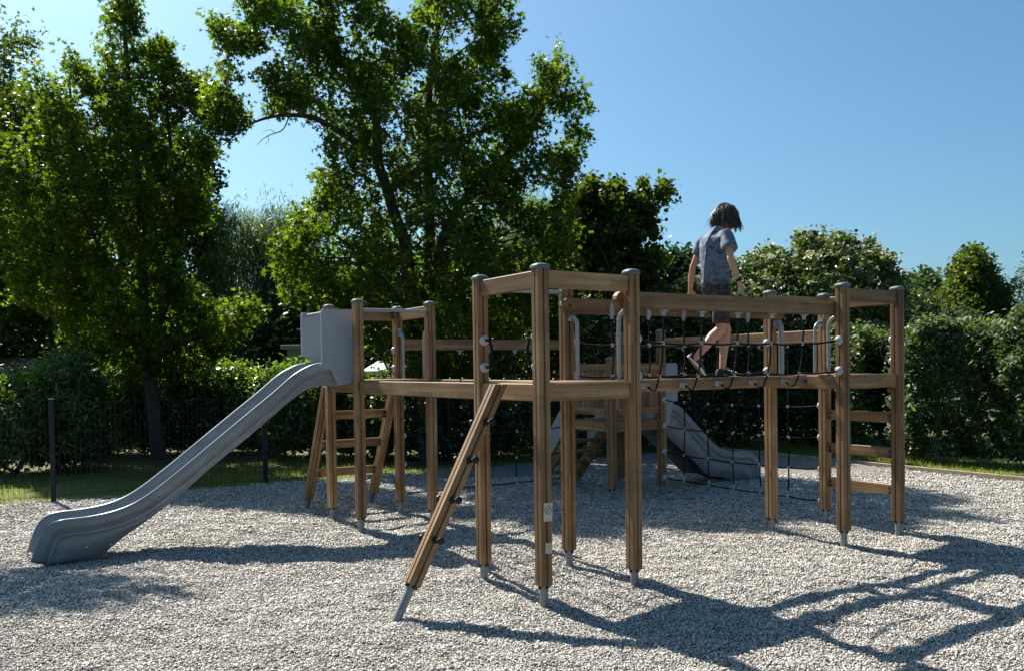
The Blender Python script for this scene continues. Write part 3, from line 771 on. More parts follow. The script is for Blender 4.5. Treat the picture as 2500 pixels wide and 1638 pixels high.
    for k in range(5):
        z = .78 - k * .155; x = .20 + k * .148
        mb = MB(); mb.box(x - .07, x + .085, -.268, .268, z - .035, z, .004, 0, None, 'y')
        put('tread', mb.mesh('tread', 'pine_along_x'), WS, st)
    return root, deckz, bal0
# ================================================================== fence, edging, small buildings
def build_fence():
    root = thing('wire_fence', FA, 'dark blue metal wire mesh fence with square posts between the gravel and the shrubs', 'fence')
    sp_ = 2.60; h = 1.27
    pan = MB(); r = .0019
    for k in range(43):
        x = .05 + k * (sp_ - .10) / 42
        pan.add([(x - r, -r, .03), (x + r, -r, .03), (x, r, .03), (x - r, -r, h - .03), (x + r, -r, h - .03), (x, r, h - .03)], [(0, 1, 4, 3), (1, 2, 5, 4), (2, 0, 3, 5)])
    for z in (.05, .25, .45, .65, .85, 1.05, 1.22):
        for y in (-.006, .006):
            pan.add([(.03, y - r, z - r), (.03, y + r, z - r), (.03, y, z + r), (sp_ - .03, y - r, z - r), (sp_ - .03, y + r, z - r), (sp_ - .03, y, z + r)], [(0, 1, 4, 3), (1, 2, 5, 4), (2, 0, 3, 5)])
    pan = pan.mesh('wire_panel', 'fence_metal')
    pm = MB(); pm.box(-.03, .03, -.035, .035, -.1, h, .006, 0, None, 'z'); pm.box(-.034, .034, -.039, .039, h, h + .012, .003, 0, None, 'z')
    for y in (-.018, 0, .018): pm.box(-.008 + y, .002 + y, -.0385, -.034, 0, h, .001, 0, None, 'z')
    pm = pm.mesh('fence_post', 'fence_metal')
    # fitted post positions
    for k in range(-2, 7):
        q = FA + FD * (k * 2.655 + .0); ww = frame(q, FD)
        put('fence_post', pm, ww, root)
        if k < 6: put('wire_panel', pan, frame(q + FD * .03, FD), root)
    # timber edging
    m = MB(); A = EA - ED * 5.85; L = 14.5; m.box(0, L, 0, .035, -.08, .045, .004)
    o = put('timber_edging', m.mesh('timber_edging', 'edging_wood'), frame(A, ED)); o['label'] = 'low timber board edging between the gravel and the right-hand lawn'; o['category'] = 'edging'

def build_small_buildings():
    plain('render_wall', (0.30, 0.33, 0.27), .8, noise=.12, nscale=4); plain('slab_grey', (0.34, 0.36, 0.33), .8, noise=.12)
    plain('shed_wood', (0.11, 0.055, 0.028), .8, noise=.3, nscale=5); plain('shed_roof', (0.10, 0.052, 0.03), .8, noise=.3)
    plain('canvas', (0.72, 0.74, 0.76), .7, noise=.04)
    c = D(728, 920, 19.2); b = thing('utility_cabin', (c.x, 19.2, 0), 'small pale green rendered cabin with flat slab roof behind the grey slide panels', 'cabin')
    zt = D(728, 852, 19.2).z; w = .40
    m = MB(); m.box(-w, w, 0, 1.0, -.05, zt - .0, .01, 0, None, 'z'); put('wall', m.mesh('wall', 'render_wall'), T3((c.x + .16, 19.2, 0)), b)
    m = MB(); m.box(-w - .12, w + .12, -.12, 1.12, zt + .002, zt + .10, .01); put('roof', m.mesh('roof', 'slab_grey'), T3((c.x + .16, 19.2, 0)), b)
    m = MB(); m.box(-.15, .28, -.01, -.002, .0, zt - .35, .002, 0, None, 'z'); put('door', m.mesh('door', 'slab_grey'), T3((c.x + .16, 19.2, 0)), b)
    # brown timber shed at the left edge
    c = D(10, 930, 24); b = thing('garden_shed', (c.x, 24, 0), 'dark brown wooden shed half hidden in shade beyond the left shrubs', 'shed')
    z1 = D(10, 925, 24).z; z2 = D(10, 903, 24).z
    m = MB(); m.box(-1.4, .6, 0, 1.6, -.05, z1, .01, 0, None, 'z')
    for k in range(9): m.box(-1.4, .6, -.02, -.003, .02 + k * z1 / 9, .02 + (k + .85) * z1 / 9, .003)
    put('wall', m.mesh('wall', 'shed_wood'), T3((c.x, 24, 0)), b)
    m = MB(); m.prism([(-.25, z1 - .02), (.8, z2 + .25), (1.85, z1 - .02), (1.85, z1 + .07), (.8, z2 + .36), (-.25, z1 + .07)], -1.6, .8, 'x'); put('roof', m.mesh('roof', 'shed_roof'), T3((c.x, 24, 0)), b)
    # white pavilion glimpsed through the leaves
    c = D(930, 905, 19.5); b = thing('white_pavilion', (c.x, 19.5, 0), 'white canvas pavilion glimpsed through leaves behind the left tower', 'pavilion')
    z1 = D(930, 915, 19.5).z; z2 = D(930, 880, 19.5).z
    m = MB(); m.loft([[(-.3, -1, z1), (.3, -1, z1), (.3, 1, z1), (-.3, 1, z1)], [(-.28, -.98, z1 + .10), (.28, -.98, z1 + .10), (.28, .98, z1 + .10), (-.28, .98, z1 + .10)], [(-.05, -.05, z2), (.05, -.05, z2), (.05, .05, z2), (-.05, .05, z2)]])
    put('canopy', m.mesh('canopy', 'canvas'), T3((c.x, 19.5, 0)), b)
    for x in (-.35, .35):
        for y in (-.95, .95):
            m = MB(); m.box(x - .03, x + .03, y - .03, y + .03, -.05, z1 + .02, .003, 0, None, 'z'); put('leg', m.mesh('leg', 'galvanised'), T3((c.x, 19.5, 0)), b)

# ================================================================== VEGETATION
def star_leaf():
    tips = [(90, 1.0), (155, .86), (218, .60), (322, .60), (25, .86)]
    notch = [(122, .36), (187, .33), (270, .18), (353, .33), (58, .36)]
    pts = []
    for (a, r), (b, q) in zip(tips, notch):
        for t, s_ in ((a, r), (b, q)):
            pts.append((s_ * math.cos(math.radians(t)), s_ * math.sin(math.radians(t)) + .15))
    return np.array(pts) * .62
LEAF = {'star': star_leaf(),
        'oval': np.array([(0, -.5), (.22, -.3), (.30, 0), (.2, .32), (0, .55), (-.2, .32), (-.30, 0), (-.22, -.3)]),
        'oval6': np.array([(0, -.5), (.25, -.2), (.22, .2), (0, .55), (-.22, .2), (-.25, -.2)]),
        'long': np.array([(0, -.5), (.13, -.15), (.11, .2), (0, .6), (-.11, .2), (-.13, -.15)]),
        'round': np.array([(0, -.45), (.3, -.38), (.46, -.02), (.30, .16), (.22, .36), (0, .55), (-.22, .36), (-.30, .16), (-.46, -.02), (-.3, -.38)]),
        'willow': np.array([(0, -.6), (.055, 0), (0, .7), (-.055, 0)]),
        'petal': np.array([(.5, 0), (.12, .12), (0, .5), (-.12, .12), (-.5, 0), (-.12, -.12), (0, -.5), (.12, -.12)])}

def leaves(name, c, tipdir, nrm, size, shape, attr, mat, fold=.25):
    """c,tipdir,nrm (n,3); size (n,) -> one mesh"""
    sh = LEAF[shape]; k = len(sh); n = len(c)
    nrm = nrm / np.linalg.norm(nrm, axis=1, keepdims=True)
    e2 = tipdir - nrm * np.sum(tipdir * nrm, 1, keepdims=True); e2 /= np.linalg.norm(e2, axis=1, keepdims=True) + 1e-9
    e1 = np.cross(e2, nrm)
    x = sh[None, :, 0, None] * size[:, None, None]; y = sh[None, :, 1, None] * size[:, None, None]
    zc = (fold * np.abs(sh[:, 0]) - .12 * (sh[:, 1]) ** 2)[None, :, None] * size[:, None, None]
    v = c[:, None, :] + x * e1[:, None, :] + y * e2[:, None, :] + zc * nrm[:, None, :]
    F = np.arange(n * k).reshape(n, k)
    return npmesh(name, v.reshape(-1, 3), F, attr, mat)

def in_poly(x, y, poly):
    ins = np.zeros(len(x), bool); n = len(poly)
    for i in range(n):
        x0, y0 = poly[i]; x1, y1 = poly[(i + 1) % n]
        if y0 == y1: continue
        c = ((y0 > y) != (y1 > y)) & (x < (x1 - x0) * (y - y0) / (y1 - y0) + x0); ins ^= c
    return ins
def edge_dist(x, y, poly):
    d = np.full(len(x), 1e9); n = len(poly)
    for i in range(n):
        a = np.array(poly[i], float); b = np.array(poly[(i + 1) % n], float); ab = b - a
        t = np.clip(((x - a[0]) * ab[0] + (y - a[1]) * ab[1]) / (ab @ ab + 1e-9), 0, 1)
        d = np.minimum(d, np.hypot(x - a[0] - t * ab[0], y - a[1] - t * ab[1]))
    return d
def pix3(px, py, Y):
    """arrays of photo pixels at depths Y -> points"""
    a = px - 1250.0; b = py - PYC; u = a * cr - b * sr; v = a * sr + b * cr
    x = u / FPX; up = -v / FPX; ry = cp + up * sp; rz = -sp + up * cp; t = Y / ry
    return np.stack([x * t, Y + 0 * t, rz * t + CAMH], 1)
def clump(rg, p, scale, k=7):
    g = np.zeros(len(p))
    for i in range(k):
        w = rg.normal(0, 1, 3); w *= rg.uniform(.7, 1.6) * 2 * math.pi / scale / np.linalg.norm(w); g += np.sin(p @ w + rg.uniform(0, 6.28))
    return g / math.sqrt(k / 2)

def crown_pts(rg, poly, holes, Y, depth, n, R=1.2, scale=.9, thr=-.7, shrink=.1):
    P_ = np.array(poly, float); out = []; tot = 0; x0, y0 = P_.min(0); x1, y1 = P_.max(0)
    gseed = rg.integers(1 << 30)
    while tot < n:
        m = n * 3; x = rg.uniform(x0, x1, m); y = rg.uniform(y0, y1, m); ok = in_poly(x, y, poly)
        for h in holes: ok &= ~in_poly(x, y, h)
        x, y = x[ok], y[ok]; d = edge_dist(x, y, poly)
        for h in holes: d = np.minimum(d, edge_dist(x, y, h))
        d = d * Y / FPX - shrink; kp = d > 0; x, y, d = x[kp], y[kp], d[kp]
        half = depth * np.sqrt(np.clip(d / R, .02, 1)); yy = Y + rg.uniform(-1, 1, len(x)) * half
        p = pix3(x, y, yy); ok = p[:, 2] > .05; gr = np.random.default_rng(gseed); pq = p * np.array([1, 1, 1.45]); g = clump(gr, pq, scale) + .7 * clump(gr, pq, scale * .42); ok &= (g > thr)
        p = p[ok]; out.append(p); tot += len(p)
    return np.concatenate(out)[:n]

def to_pix(p):
    y = p[..., 1] * cp - (p[..., 2] - CAMH) * sp; up = (p[..., 2] - CAMH) * cp + p[..., 1] * sp
    u = p[..., 0] / y * FPX; v = -up / y * FPX
    return 1250 + u * cr + v * sr, PYC - u * sr + v * cr
def tube_np(mb, a, b, r0, r1, rg, seg=5, wob=.05, n=6):
    a = Vector(a); b = Vector(b); L = (b - a).length; pts = []; rs = []
    w1 = Vector(rg.normal(0, wob * L, 3)); w2 = Vector(rg.normal(0, wob * L * .5, 3))
    for k in range(seg + 1):
        t = k / seg; s_ = math.sin(math.pi * t); pts.append(a.lerp(b, t) + w1 * s_ + w2 * math.sin(2 * math.pi * t) - Z * 0); rs.append(r0 + (r1 - r0) * t ** .8)
    mb.tube(pts, rs, n)

plain('bark', (0.062, 0.052, 0.043), .9, noise=.5, nscale=18, bump=1.0)
plain('bark_pale', (0.11, 0.10, 0.085), .9, noise=.3, nscale=18, bump=1.0)
def bark_bump():
    m = MATS['bark']; nt = m.node_tree
    mp = N(nt, 'ShaderNodeMapping'); mp.inputs['Scale'].default_value = (3.0, 3.0, .45)
    nz = [q for q in nt.nodes if q.type == 'TEX_NOISE'][0]; tc = [q for q in nt.nodes if q.type == 'TEX_COORD'][0]
    nt.links.new(tc.outputs['Object'], mp.inputs[0]); nt.links.new(mp.outputs[0], nz.inputs['Vector'])
    [q for q in nt.nodes if q.type == 'BUMP'][0].inputs['Distance'].default_value = .03
bark_bump()
leafmat('leaf_sweetgum', (0.020, 0.033, 0.009), (0.036, 0.054, 0.012), (0.078, 0.092, 0.018), .48, .16, .48, (4.7, 5.4, .8))
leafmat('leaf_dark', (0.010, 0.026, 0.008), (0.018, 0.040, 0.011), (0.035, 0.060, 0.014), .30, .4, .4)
leafmat('leaf_dogwood', (0.020, 0.036, 0.011), (0.038, 0.058, 0.015), (0.085, 0.098, 0.024), .36, .5, .36)
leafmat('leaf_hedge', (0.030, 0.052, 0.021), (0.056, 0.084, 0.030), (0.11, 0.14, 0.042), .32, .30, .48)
leafmat('leaf_maple', (0.016, 0.028, 0.009), (0.028, 0.044, 0.012), (0.056, 0.070, 0.018), .44, .22, .46, (4.3, 4.4, .7))
leafmat('leaf_willow', (0.06, 0.085, 0.022), (0.095, 0.115, 0.03), (0.14, 0.15, 0.04), .42, .3, .45)
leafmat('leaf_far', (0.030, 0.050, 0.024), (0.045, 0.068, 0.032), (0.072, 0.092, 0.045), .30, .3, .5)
leafmat('leaf_shrub', (0.028, 0.052, 0.018), (0.052, 0.082, 0.022), (0.11, 0.14, 0.035), .42, .8, .34, (3.4, 3.8, .8))
leafmat('blossom_cream', (0.38, 0.37, 0.20), (0.50, 0.48, 0.30), (0.62, 0.60, 0.42), .35, .3, .5, (1.1, 1.1, .9))
leafmat('blossom_pink', (0.35, 0.20, 0.20), (0.45, 0.27, 0.26), (0.6, 0.42, 0.38), .35, .3, .5, (1.1, 1.0, .9))
leafmat('blade', (0.075, 0.095, 0.012), (0.13, 0.15, 0.020), (0.21, 0.20, 0.05), .48, .35, .45)

def plant(name, label, cat, poly, Y, depth, ncl, per, lsize, shape, mat, holes=(), trunk=None, seed=1, scale=.9, thr=-.7, R=1.2,
          twig=.28, flowers=0, fmat='blossom_cream', fsize=.05, limbs=26, droop=.0, group=None, upb=.5, base=None, bark='bark', extra=None, twigs=0, clear=None):
    rg = np.random.default_rng(seed)
    c = crown_pts(rg, poly, holes, Y, depth, ncl, R, scale, thr, min(.055, twig * .25))
    if extra is not None: c = np.concatenate([c, extra(rg)])
    if clear is not None:                       # open windows in the foliage where the limbs show
        qx, qy = to_pix(c); dd = np.full(len(c), 1e9)
        for a, b_ in zip(clear[:-1], clear[1:]): dd = np.minimum(dd, edge_dist(qx, qy, [a, b_]))
        c = c[~((dd < 15) & (c[:, 1] < Y + .15))]
    cen = c.mean(0)
    if base is None: base = Vector((cen[0], Y, 0))
    root = thing(name, (base.x, base.y, 0), label, cat, group)
    # twigs: direction outwards and up
    n = len(c); dr = c - cen - np.array([0, 0, -1.0]); dr /= np.linalg.norm(dr, axis=1, keepdims=True) + 1e-6
    dr = dr * .6 + rg.normal(0, .6, (n, 3)) + np.array([0, 0, .25 - droop]); dr /= np.linalg.norm(dr, axis=1, keepdims=True)
    t = rg.uniform(0, 1, (n, per)); L = twig * rg.uniform(.6, 1.5, (n, 1))
    pos = c[:, None, :] + dr[:, None, :] * (t * L)[..., None] + rg.normal(0, lsize * .55, (n, per, 3))
    pos = pos.reshape(-1, 3); m = len(pos)
    tip = np.repeat(dr, per, 0) * .5 + rg.normal(0, .7, (m, 3)) + np.array([0, 0, -.35 - droop])
    nr = rg.normal(0, .75, (m, 3)) + np.array([0, 0, upb]) + np.repeat(dr, per, 0) * .3
    sz = lsize * rg.uniform(.65, 1.25, m)
    at = np.clip(np.repeat(rg.uniform(0, .55, n), per) + rg.uniform(0, .45, m), 0, 1)
    ok = pos[:, 2] > .03
    me = leaves('crown', pos[ok], tip[ok], nr[ok], sz[ok], shape, at[ok], mat)
    put('crown', me, ID, root)
    # wood
    mb = MB()
    if trunk:
        skel = []
        for pts, r0, r1 in trunk:
            pth = bend([Vector(q) for q in pts], 5); K = len(pth)
            mb.tube(pth, [r0 + (r1 - r0) * (k / (K - 1)) for k in range(K)], 10); skel += [(q, r0 + (r1 - r0) * (k / (K - 1))) for k, q in enumerate(pth)]
    else:
        skel = []
        for k in range(3):
            b0 = base + Vector((rg.uniform(-.15, .15), rg.uniform(-.15, .15), -.05)); tp = Vector(c[rg.integers(n)]); tp.z = max(.3, tp.z * .8)
            r_ = .03 + .008 * tp.z; tube_np(mb, b0, tp, r_, r_ * .4, rg, 6, .05, 7)
            for q in range(7): skel.append((b0.lerp(tp, q / 6), r_ * (1 - q / 10)))
    sk = np.array([tuple(q[0]) for q in skel])
    for i in rg.choice(n, min(limbs, n), replace=False):
        p = c[i]; dd = np.linalg.norm(sk - p, axis=1) + np.where(sk[:, 2] > p[2] - .1, 3.0, 0) ; j = int(np.argmin(dd)); L_ = np.linalg.norm(sk[j] - p)
        if L_ > 4.5 and not trunk: continue
        if trunk:
            q = sk[j][None] + (p - sk[j])[None] * np.linspace(.15, 1, 6)[:, None]; qx, qy = to_pix(q)
            if not in_poly(qx, qy, poly).all(): continue
        r_ = min(skel[j][1] * .5, .012 + .014 * L_)
        tube_np(mb, sk[j], p, r_, .005, rg, 5, .06, 5)
    for i in rg.choice(n, min(twigs, n), replace=False):
        a = c[i] - dr[i] * .12; b_ = c[i] + dr[i] * L[i] * .9; mb.tube([a, b_], [.0045, .0015], 3)
    put('trunk', mb.mesh('trunk', bark, True), ID, root)
    if flowers:
        idx = rg.choice(n, flowers); p = c[idx] + dr[idx] * twig * 1.0 + np.array([0, -.03, .03]) + rg.normal(0, .03, (flowers, 3))
        fp = 5; pp = np.repeat(p, fp, 0) + rg.normal(0, fsize * .5, (flowers * fp, 3)) * np.array([1, 1, .4]); mm = len(pp)
        me = leaves('blossoms', pp, rg.normal(0, 1, (mm, 3)), rg.normal(0, .4, (mm, 3)) + np.array([0, 0, 1.0]), fsize * rg.uniform(.6, 1.2, mm), 'petal', rg.uniform(0, 1, mm), fmat, .1)
        put('blossoms', me, ID, root)
    return root

def build_vegetation():
    # --- big sweetgum behind the fence
    Y2 = 14.9
    poly2 = [(572, -60), (575, 0), (592, 28), (600, 48), (572, 62), (548, 50), (505, 40), (501, 70), (520, 88), (532, 103), (524, 118), (545, 135), (538, 150), (524, 172), (522, 186), (532, 206), (516, 232), (492, 250), (488, 290), (502, 322), (535, 352), (556, 358), (575, 345), (592, 330), (612, 320), (628, 303), (655, 290), (702, 292), (742, 306), (770, 318), (797, 326), (790, 350), (775, 370), (792, 396), (832, 402), (846, 416), (818, 410), (790, 414), (769, 430), (778, 456), (795, 480), (768, 490), (740, 480), (715, 500), (705, 530), (720, 560), (690, 590), (672, 620), (672, 652), (690, 680), (686, 722), (720, 748), (780, 760), (860, 775), (900, 872), (965, 880), (1000, 930), (1150, 930), (1260, 860), (1330, 740), (1400, 640), (1405, 560), (1398, 480), (1390, 445), (1405, 435), (1408, 388), (1420, 362), (1430, 340), (1418, 316), (1412, 292), (1430, 282), (1436, 250), (1416, 222), (1386, 218), (1395, 205), (1418, 190), (1428, 170), (1400, 162), (1371, 172), (1386, 150), (1386, 126), (1365, 118), (1344, 122), (1335, 160), (1304, 161), (1300, 176), (1318, 205), (1308, 222), (1280, 212), (1268, 230), (1240, 245), (1214, 258), (1206, 250), (1225, 240), (1243, 218), (1240, 200), (1246, 178), (1222, 166), (1232, 135), (1246, 115), (1262, 85), (1268, 48), (1256, 18), (1228, 0), (1225, -60), (1180, -60), (1172, 0), (1160, 40), (1158, 80), (1136, 122), (1126, 108), (1140, 60), (1170, 12), (1165, -60), (1040, -60), (1010, 20), (1005, 55), (970, 70), (968, 130), (960, 128), (962, 60), (950, 10), (946, -60)]
    holes2 = [[(574, 142), (640, 132), (668, 146), (664, 178), (624, 182), (632, 205), (666, 228), (655, 250), (640, 272), (610, 262), (585, 250), (570, 225), (580, 190)],
              [(836, 22), (862, 8), (868, 30), (842, 55), (846, 78), (866, 100), (848, 118), (836, 150), (832, 110), (828, 60)],
              [(1336, 288), (1364, 290), (1362, 330), (1345, 362), (1328, 366), (1330, 330)],
              [(1268, 470), (1310, 455), (1330, 470), (1320, 505), (1290, 520), (1262, 500)]]
    g = lambda px, py, Y=Y2: D(px, py, Y)
    trunk2 = [([(g(1040, 1128).x, Y2, -.05), g(1036, 1000), g(1022, 850), g(1000, 700), g(990, 600), g(962, 520), g(948, 470), g(925, 405), g(922, 370)], .130, .085),
              ([g(922, 370), g(918, 300), g(880, 230), g(840, 160), g(800, 90), g(782, 10), g(770, -80)], .080, .03),
              ([g(930, 390), g(880, 355), g(820, 318), g(770, 290), g(730, 283), g(670, 285), g(610, 305), g(545, 355)], .075, .010),
              ([g(950, 465), g(1010, 425), g(1060, 400), g(1100, 350), g(1180, 320), g(1250, 290)], .07, .02),
              ([g(1020, 830), g(1048, 650, Y2 + .5), g(1048, 500, Y2 + .6), g(1044, 350, Y2 + .6), g(1050, 200, Y2 + .5), g(1070, 60, Y2 + .4), g(1080, -50)], .12, .03),
              ([g(1030, 780), g(1090, 560), g(1180, 430), g(1290, 330), g(1350, 200), g(1362, 140)], .09, .012),
              ([g(1020, 780), g(900, 650), g(800, 560), g(745, 530)], .06, .012),
              ([g(705, 288), g(690, 318), g(660, 330), g(640, 342), g(628, 356)], .012, .004),
              ([g(672, 326), g(660, 318), g(642, 322)], .006, .003), ([g(655, 334), g(655, 346), g(648, 354)], .005, .003)]
    plant('sweetgum_tree', 'tall sweetgum tree with star-shaped leaves and a forked trunk, centre of the background', 'tree', poly2, Y2, 1.8, 5400, 12, .120, 'star', 'leaf_sweetgum', holes2, trunk2, seed=11, scale=.9, thr=.18, R=1.1, twig=.2, twigs=1500, clear=[(730, 285), (790, 298), (850, 338), (926, 385), (948, 470), (965, 530), (985, 610)], limbs=150, base=Vector((g(1040, 1128).x, Y2, 0)))
    # --- left sweetgum
    Y1 = 16.0
    poly1 = [(284, -40), (284, 0), (280, 24), (264, 28), (250, 54), (256, 90), (235, 102), (243, 138), (240, 172), (220, 174), (194, 160), (192, 136), (173, 120), (160, 136), (155, 168), (140, 182), (120, 198), (104, 190), (106, 160), (92, 148), (76, 156), (84, 176), (84, 202), (104, 226), (117, 244), (98, 252), (96, 296), (80, 316), (40, 340), (-40, 330), (-40, 640), (14, 640), (28, 690), (40, 742), (70, 735), (120, 760), (150, 800), (142, 812), (170, 838), (205, 850), (240, 885), (330, 905), (380, 918), (452, 902), (520, 880), (562, 832), (618, 806), (634, 750), (612, 718), (582, 724), (556, 742), (500, 708), (446, 692), (440, 655), (462, 600), (470, 560), (500, 540), (520, 480), (500, 400), (530, 380), (512, 345), (462, 338), (430, 322), (430, 300), (462, 296), (512, 316), (504, 262), (520, 202), (498, 182), (468, 190), (450, 186), (429, 174), (427, 128), (414, 120), (402, 102), (391, 90), (376, 100), (366, 119), (345, 122), (341, 92), (343, 28), (317, 0), (310, -40)]
    g = lambda px, py, Y=Y1: D(px, py, Y)
    trunk1 = [([(g(388, 1114).x, Y1, -.05), g(380, 1050), g(370, 950), g(362, 880), g(352, 800), g(350, 700), g(345, 600), g(340, 450), g(320, 300), g(310, 150), g(298, 20)], .145, .03),
              ([g(362, 880), g(330, 840), g(310, 790), g(295, 740), g(260, 640), g(190, 470), g(170, 200)], .09, .02),
              ([g(355, 850), g(400, 760), g(430, 600), g(420, 400), g(395, 150)], .08, .02),
              ([g(364, 905), g(330, 892), g(290, 880)], .035, .01), ([g(365, 900), g(420, 850), g(520, 810), g(600, 770)], .05, .012),
              ([g(350, 780), g(250, 770), g(140, 730), g(60, 700)], .05, .012)]
    plant('sweetgum_tree', 'left sweetgum tree with spire-like top and rough dark trunk rising beyond the grey slide', 'tree', poly1, Y1, 1.6, 3900, 12, .122, 'star', 'leaf_sweetgum', [[(440, 625), (478, 640), (470, 672), (448, 668)]], trunk1, seed=21, scale=.9, thr=.22, R=1.1, twig=.2, twigs=1200, limbs=90, base=Vector((g(388, 1114).x, Y1, 0)))
    # --- branch tips of a tree whose trunk stands out of frame
    polyc = [(-200, 0), (-20, 10), (5, 38), (38, 60), (12, 62), (0, 78), (40, 86), (88, 86), (97, 124), (72, 124), (40, 165), (22, 186), (45, 206), (30, 216), (0, 232), (-60, 300), (-240, 300)]
    plant('hawthorn_tree', 'tree at the left edge with only its branch tips reaching into the sky', 'tree', polyc, 10.5, .8, 420, 10, .075, 'star', 'leaf_maple', seed=5, scale=.5, thr=-.2, R=.6, trunk=[([(-9.6, 10.9, -.05), (-9.5, 10.8, 2), (-9.0, 10.6, 4.0), (-8.2, 10.5, 6.0)], .16, .05), ([(-9.0, 10.6, 4.0), (-7.6, 10.5, 5.0), D(20, 110, 10.5), D(90, 118, 10.5)], .05, .008)], base=Vector((-9.6, 10.9, 0)), limbs=60,
          extra=lambda rg: (lambda q: (q / np.linalg.norm(q, axis=1, keepdims=True) * rg.uniform(0, 1, (1300, 1)) ** .4) * np.array([1.6, 1.5, 1.6]) + np.array([-8.7, 10.3, 5.9]))(rg.normal(0, 1, (1300, 3))))
    # --- trees behind on the left
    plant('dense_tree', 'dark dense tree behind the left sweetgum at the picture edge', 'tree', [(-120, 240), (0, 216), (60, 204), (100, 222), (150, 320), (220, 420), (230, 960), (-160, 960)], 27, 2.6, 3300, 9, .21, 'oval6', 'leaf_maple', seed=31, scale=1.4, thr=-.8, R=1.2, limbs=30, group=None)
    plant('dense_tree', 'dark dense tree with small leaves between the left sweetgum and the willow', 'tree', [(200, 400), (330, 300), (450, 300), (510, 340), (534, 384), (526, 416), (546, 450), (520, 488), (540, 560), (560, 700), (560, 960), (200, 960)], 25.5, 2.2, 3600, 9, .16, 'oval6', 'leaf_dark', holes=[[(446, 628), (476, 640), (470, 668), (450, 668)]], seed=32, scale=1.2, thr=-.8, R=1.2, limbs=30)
    # --- willows
    plant('willow_tree', 'pale yellow-green willow with feathery top behind the left trees', 'tree', [(500, 520), (530, 494), (566, 500), (600, 512), (640, 540), (662, 580), (672, 760), (664, 930), (480, 930), (480, 640)], 25, 2.0, 2800, 12, .20, 'willow', 'leaf_willow', seed=41, scale=1.0, thr=-.9, R=1.4, droop=1.4, twig=.7, limbs=20)
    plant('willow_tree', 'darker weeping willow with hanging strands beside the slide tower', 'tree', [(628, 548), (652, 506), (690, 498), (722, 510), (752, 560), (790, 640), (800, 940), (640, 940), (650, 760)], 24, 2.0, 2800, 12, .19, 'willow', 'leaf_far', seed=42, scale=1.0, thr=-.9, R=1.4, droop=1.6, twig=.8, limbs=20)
    # --- dark wood behind everything in the middle
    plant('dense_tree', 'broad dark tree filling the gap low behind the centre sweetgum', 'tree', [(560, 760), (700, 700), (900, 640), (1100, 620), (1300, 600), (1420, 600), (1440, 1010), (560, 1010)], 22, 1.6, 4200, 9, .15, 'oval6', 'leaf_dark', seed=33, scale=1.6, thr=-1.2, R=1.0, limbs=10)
    plant('willow_tree', 'pale fine-leaved willow seen through the gap right of the centre sweetgum', 'tree', [(1190, 600), (1200, 520), (1250, 480), (1310, 466), (1350, 500), (1370, 600), (1370, 700), (1190, 700)], 24, 1.5, 900, 12, .20, 'willow', 'leaf_willow', seed=43, scale=.9, thr=-.6, R=1.2, droop=1.2, twig=.6, limbs=10)
    # --- maple-like tree right of the sweetgum
    polym = [(1370, 500), (1390, 460), (1419, 450), (1441, 437), (1467, 448), (1474, 462), (1508, 441), (1529, 455), (1521, 470), (1532, 494), (1552, 483), (1552, 452), (1573, 444), (1590, 462), (1605, 448), (1638, 451), (1638, 497), (1608, 503), (1609, 522), (1601, 538), (1622, 551), (1621, 561), (1607, 574), (1608, 592), (1589, 597), (1582, 609), (1606, 622), (1600, 720), (1360, 720), (1340, 600)]
    plant('maple_tree', 'round-leaved maple tree standing between the centre sweetgum and the child', 'tree', polym, 17.5, 1.3, 1700, 10, .10, 'round', 'leaf_maple', seed=51, twig=.2, twigs=400, scale=.8, thr=.1, R=.9, limbs=60)
    plant('rounded_bush', 'very dark round-topped bush directly left of the child', 'bush', [(1570, 640), (1600, 625), (1625, 628), (1653, 620), (1682, 630), (1694, 650), (1700, 800), (1560, 800)], 19, 1.3, 1100, 9, .13, 'oval6', 'leaf_dark', seed=52, scale=.8, thr=-1.0, R=.8, limbs=10)
    # --- flowering dogwoods along the back of the playground
    plant('dogwood_shrub', 'tall dogwood shrub with cream blossom behind the front tower', 'shrub', [(1210, 700), (1260, 655), (1330, 660), (1400, 640), (1470, 650), (1540, 670), (1570, 760), (1590, 1130), (1215, 1140), (1200, 900)], 17.0, 1.2, 4300, 9, .085, 'oval', 'leaf_dogwood', seed=61, scale=.7, thr=-1.1, R=.6, flowers=2000, fsize=.08, limbs=20, group=None)
    plant('dogwood_shrub', 'dogwood shrub with cream blossom behind the legs of the child', 'shrub', [(1540, 720), (1590, 700), (1640, 705), (1700, 690), (1760, 690), (1850, 720), (1850, 1115), (1560, 1130)], 17.4, 1.2, 3600, 9, .085, 'oval', 'leaf_dogwood', seed=62, scale=.7, thr=-1.1, R=.6, flowers=1300, fsize=.075, limbs=20)
    plant('dogwood_tree', 'large dogwood tree covered in cream blossom right of the child', 'tree', [(1690, 700), (1740, 668), (1794, 648), (1828, 637), (1848, 620), (1888, 610), (1908, 621), (1935, 621), (1942, 611), (1931, 584), (1962, 573), (1986, 577), (1999, 584), (2023, 566), (2034, 581), (2053, 584), (2086, 576), (2094, 598), (2127, 590), (2161, 598), (2160, 606), (2137, 614), (2170, 628), (2205, 645), (2184, 658), (2205, 682), (2212, 708), (2200, 800), (2150, 860), (2130, 1000), (1700, 1020)], 18.6, 1.6, 4600, 9, .10, 'oval', 'leaf_dogwood', seed=63, scale=.8, thr=-.35, R=.8, flowers=3400, fsize=.09, limbs=90, twig=.22)
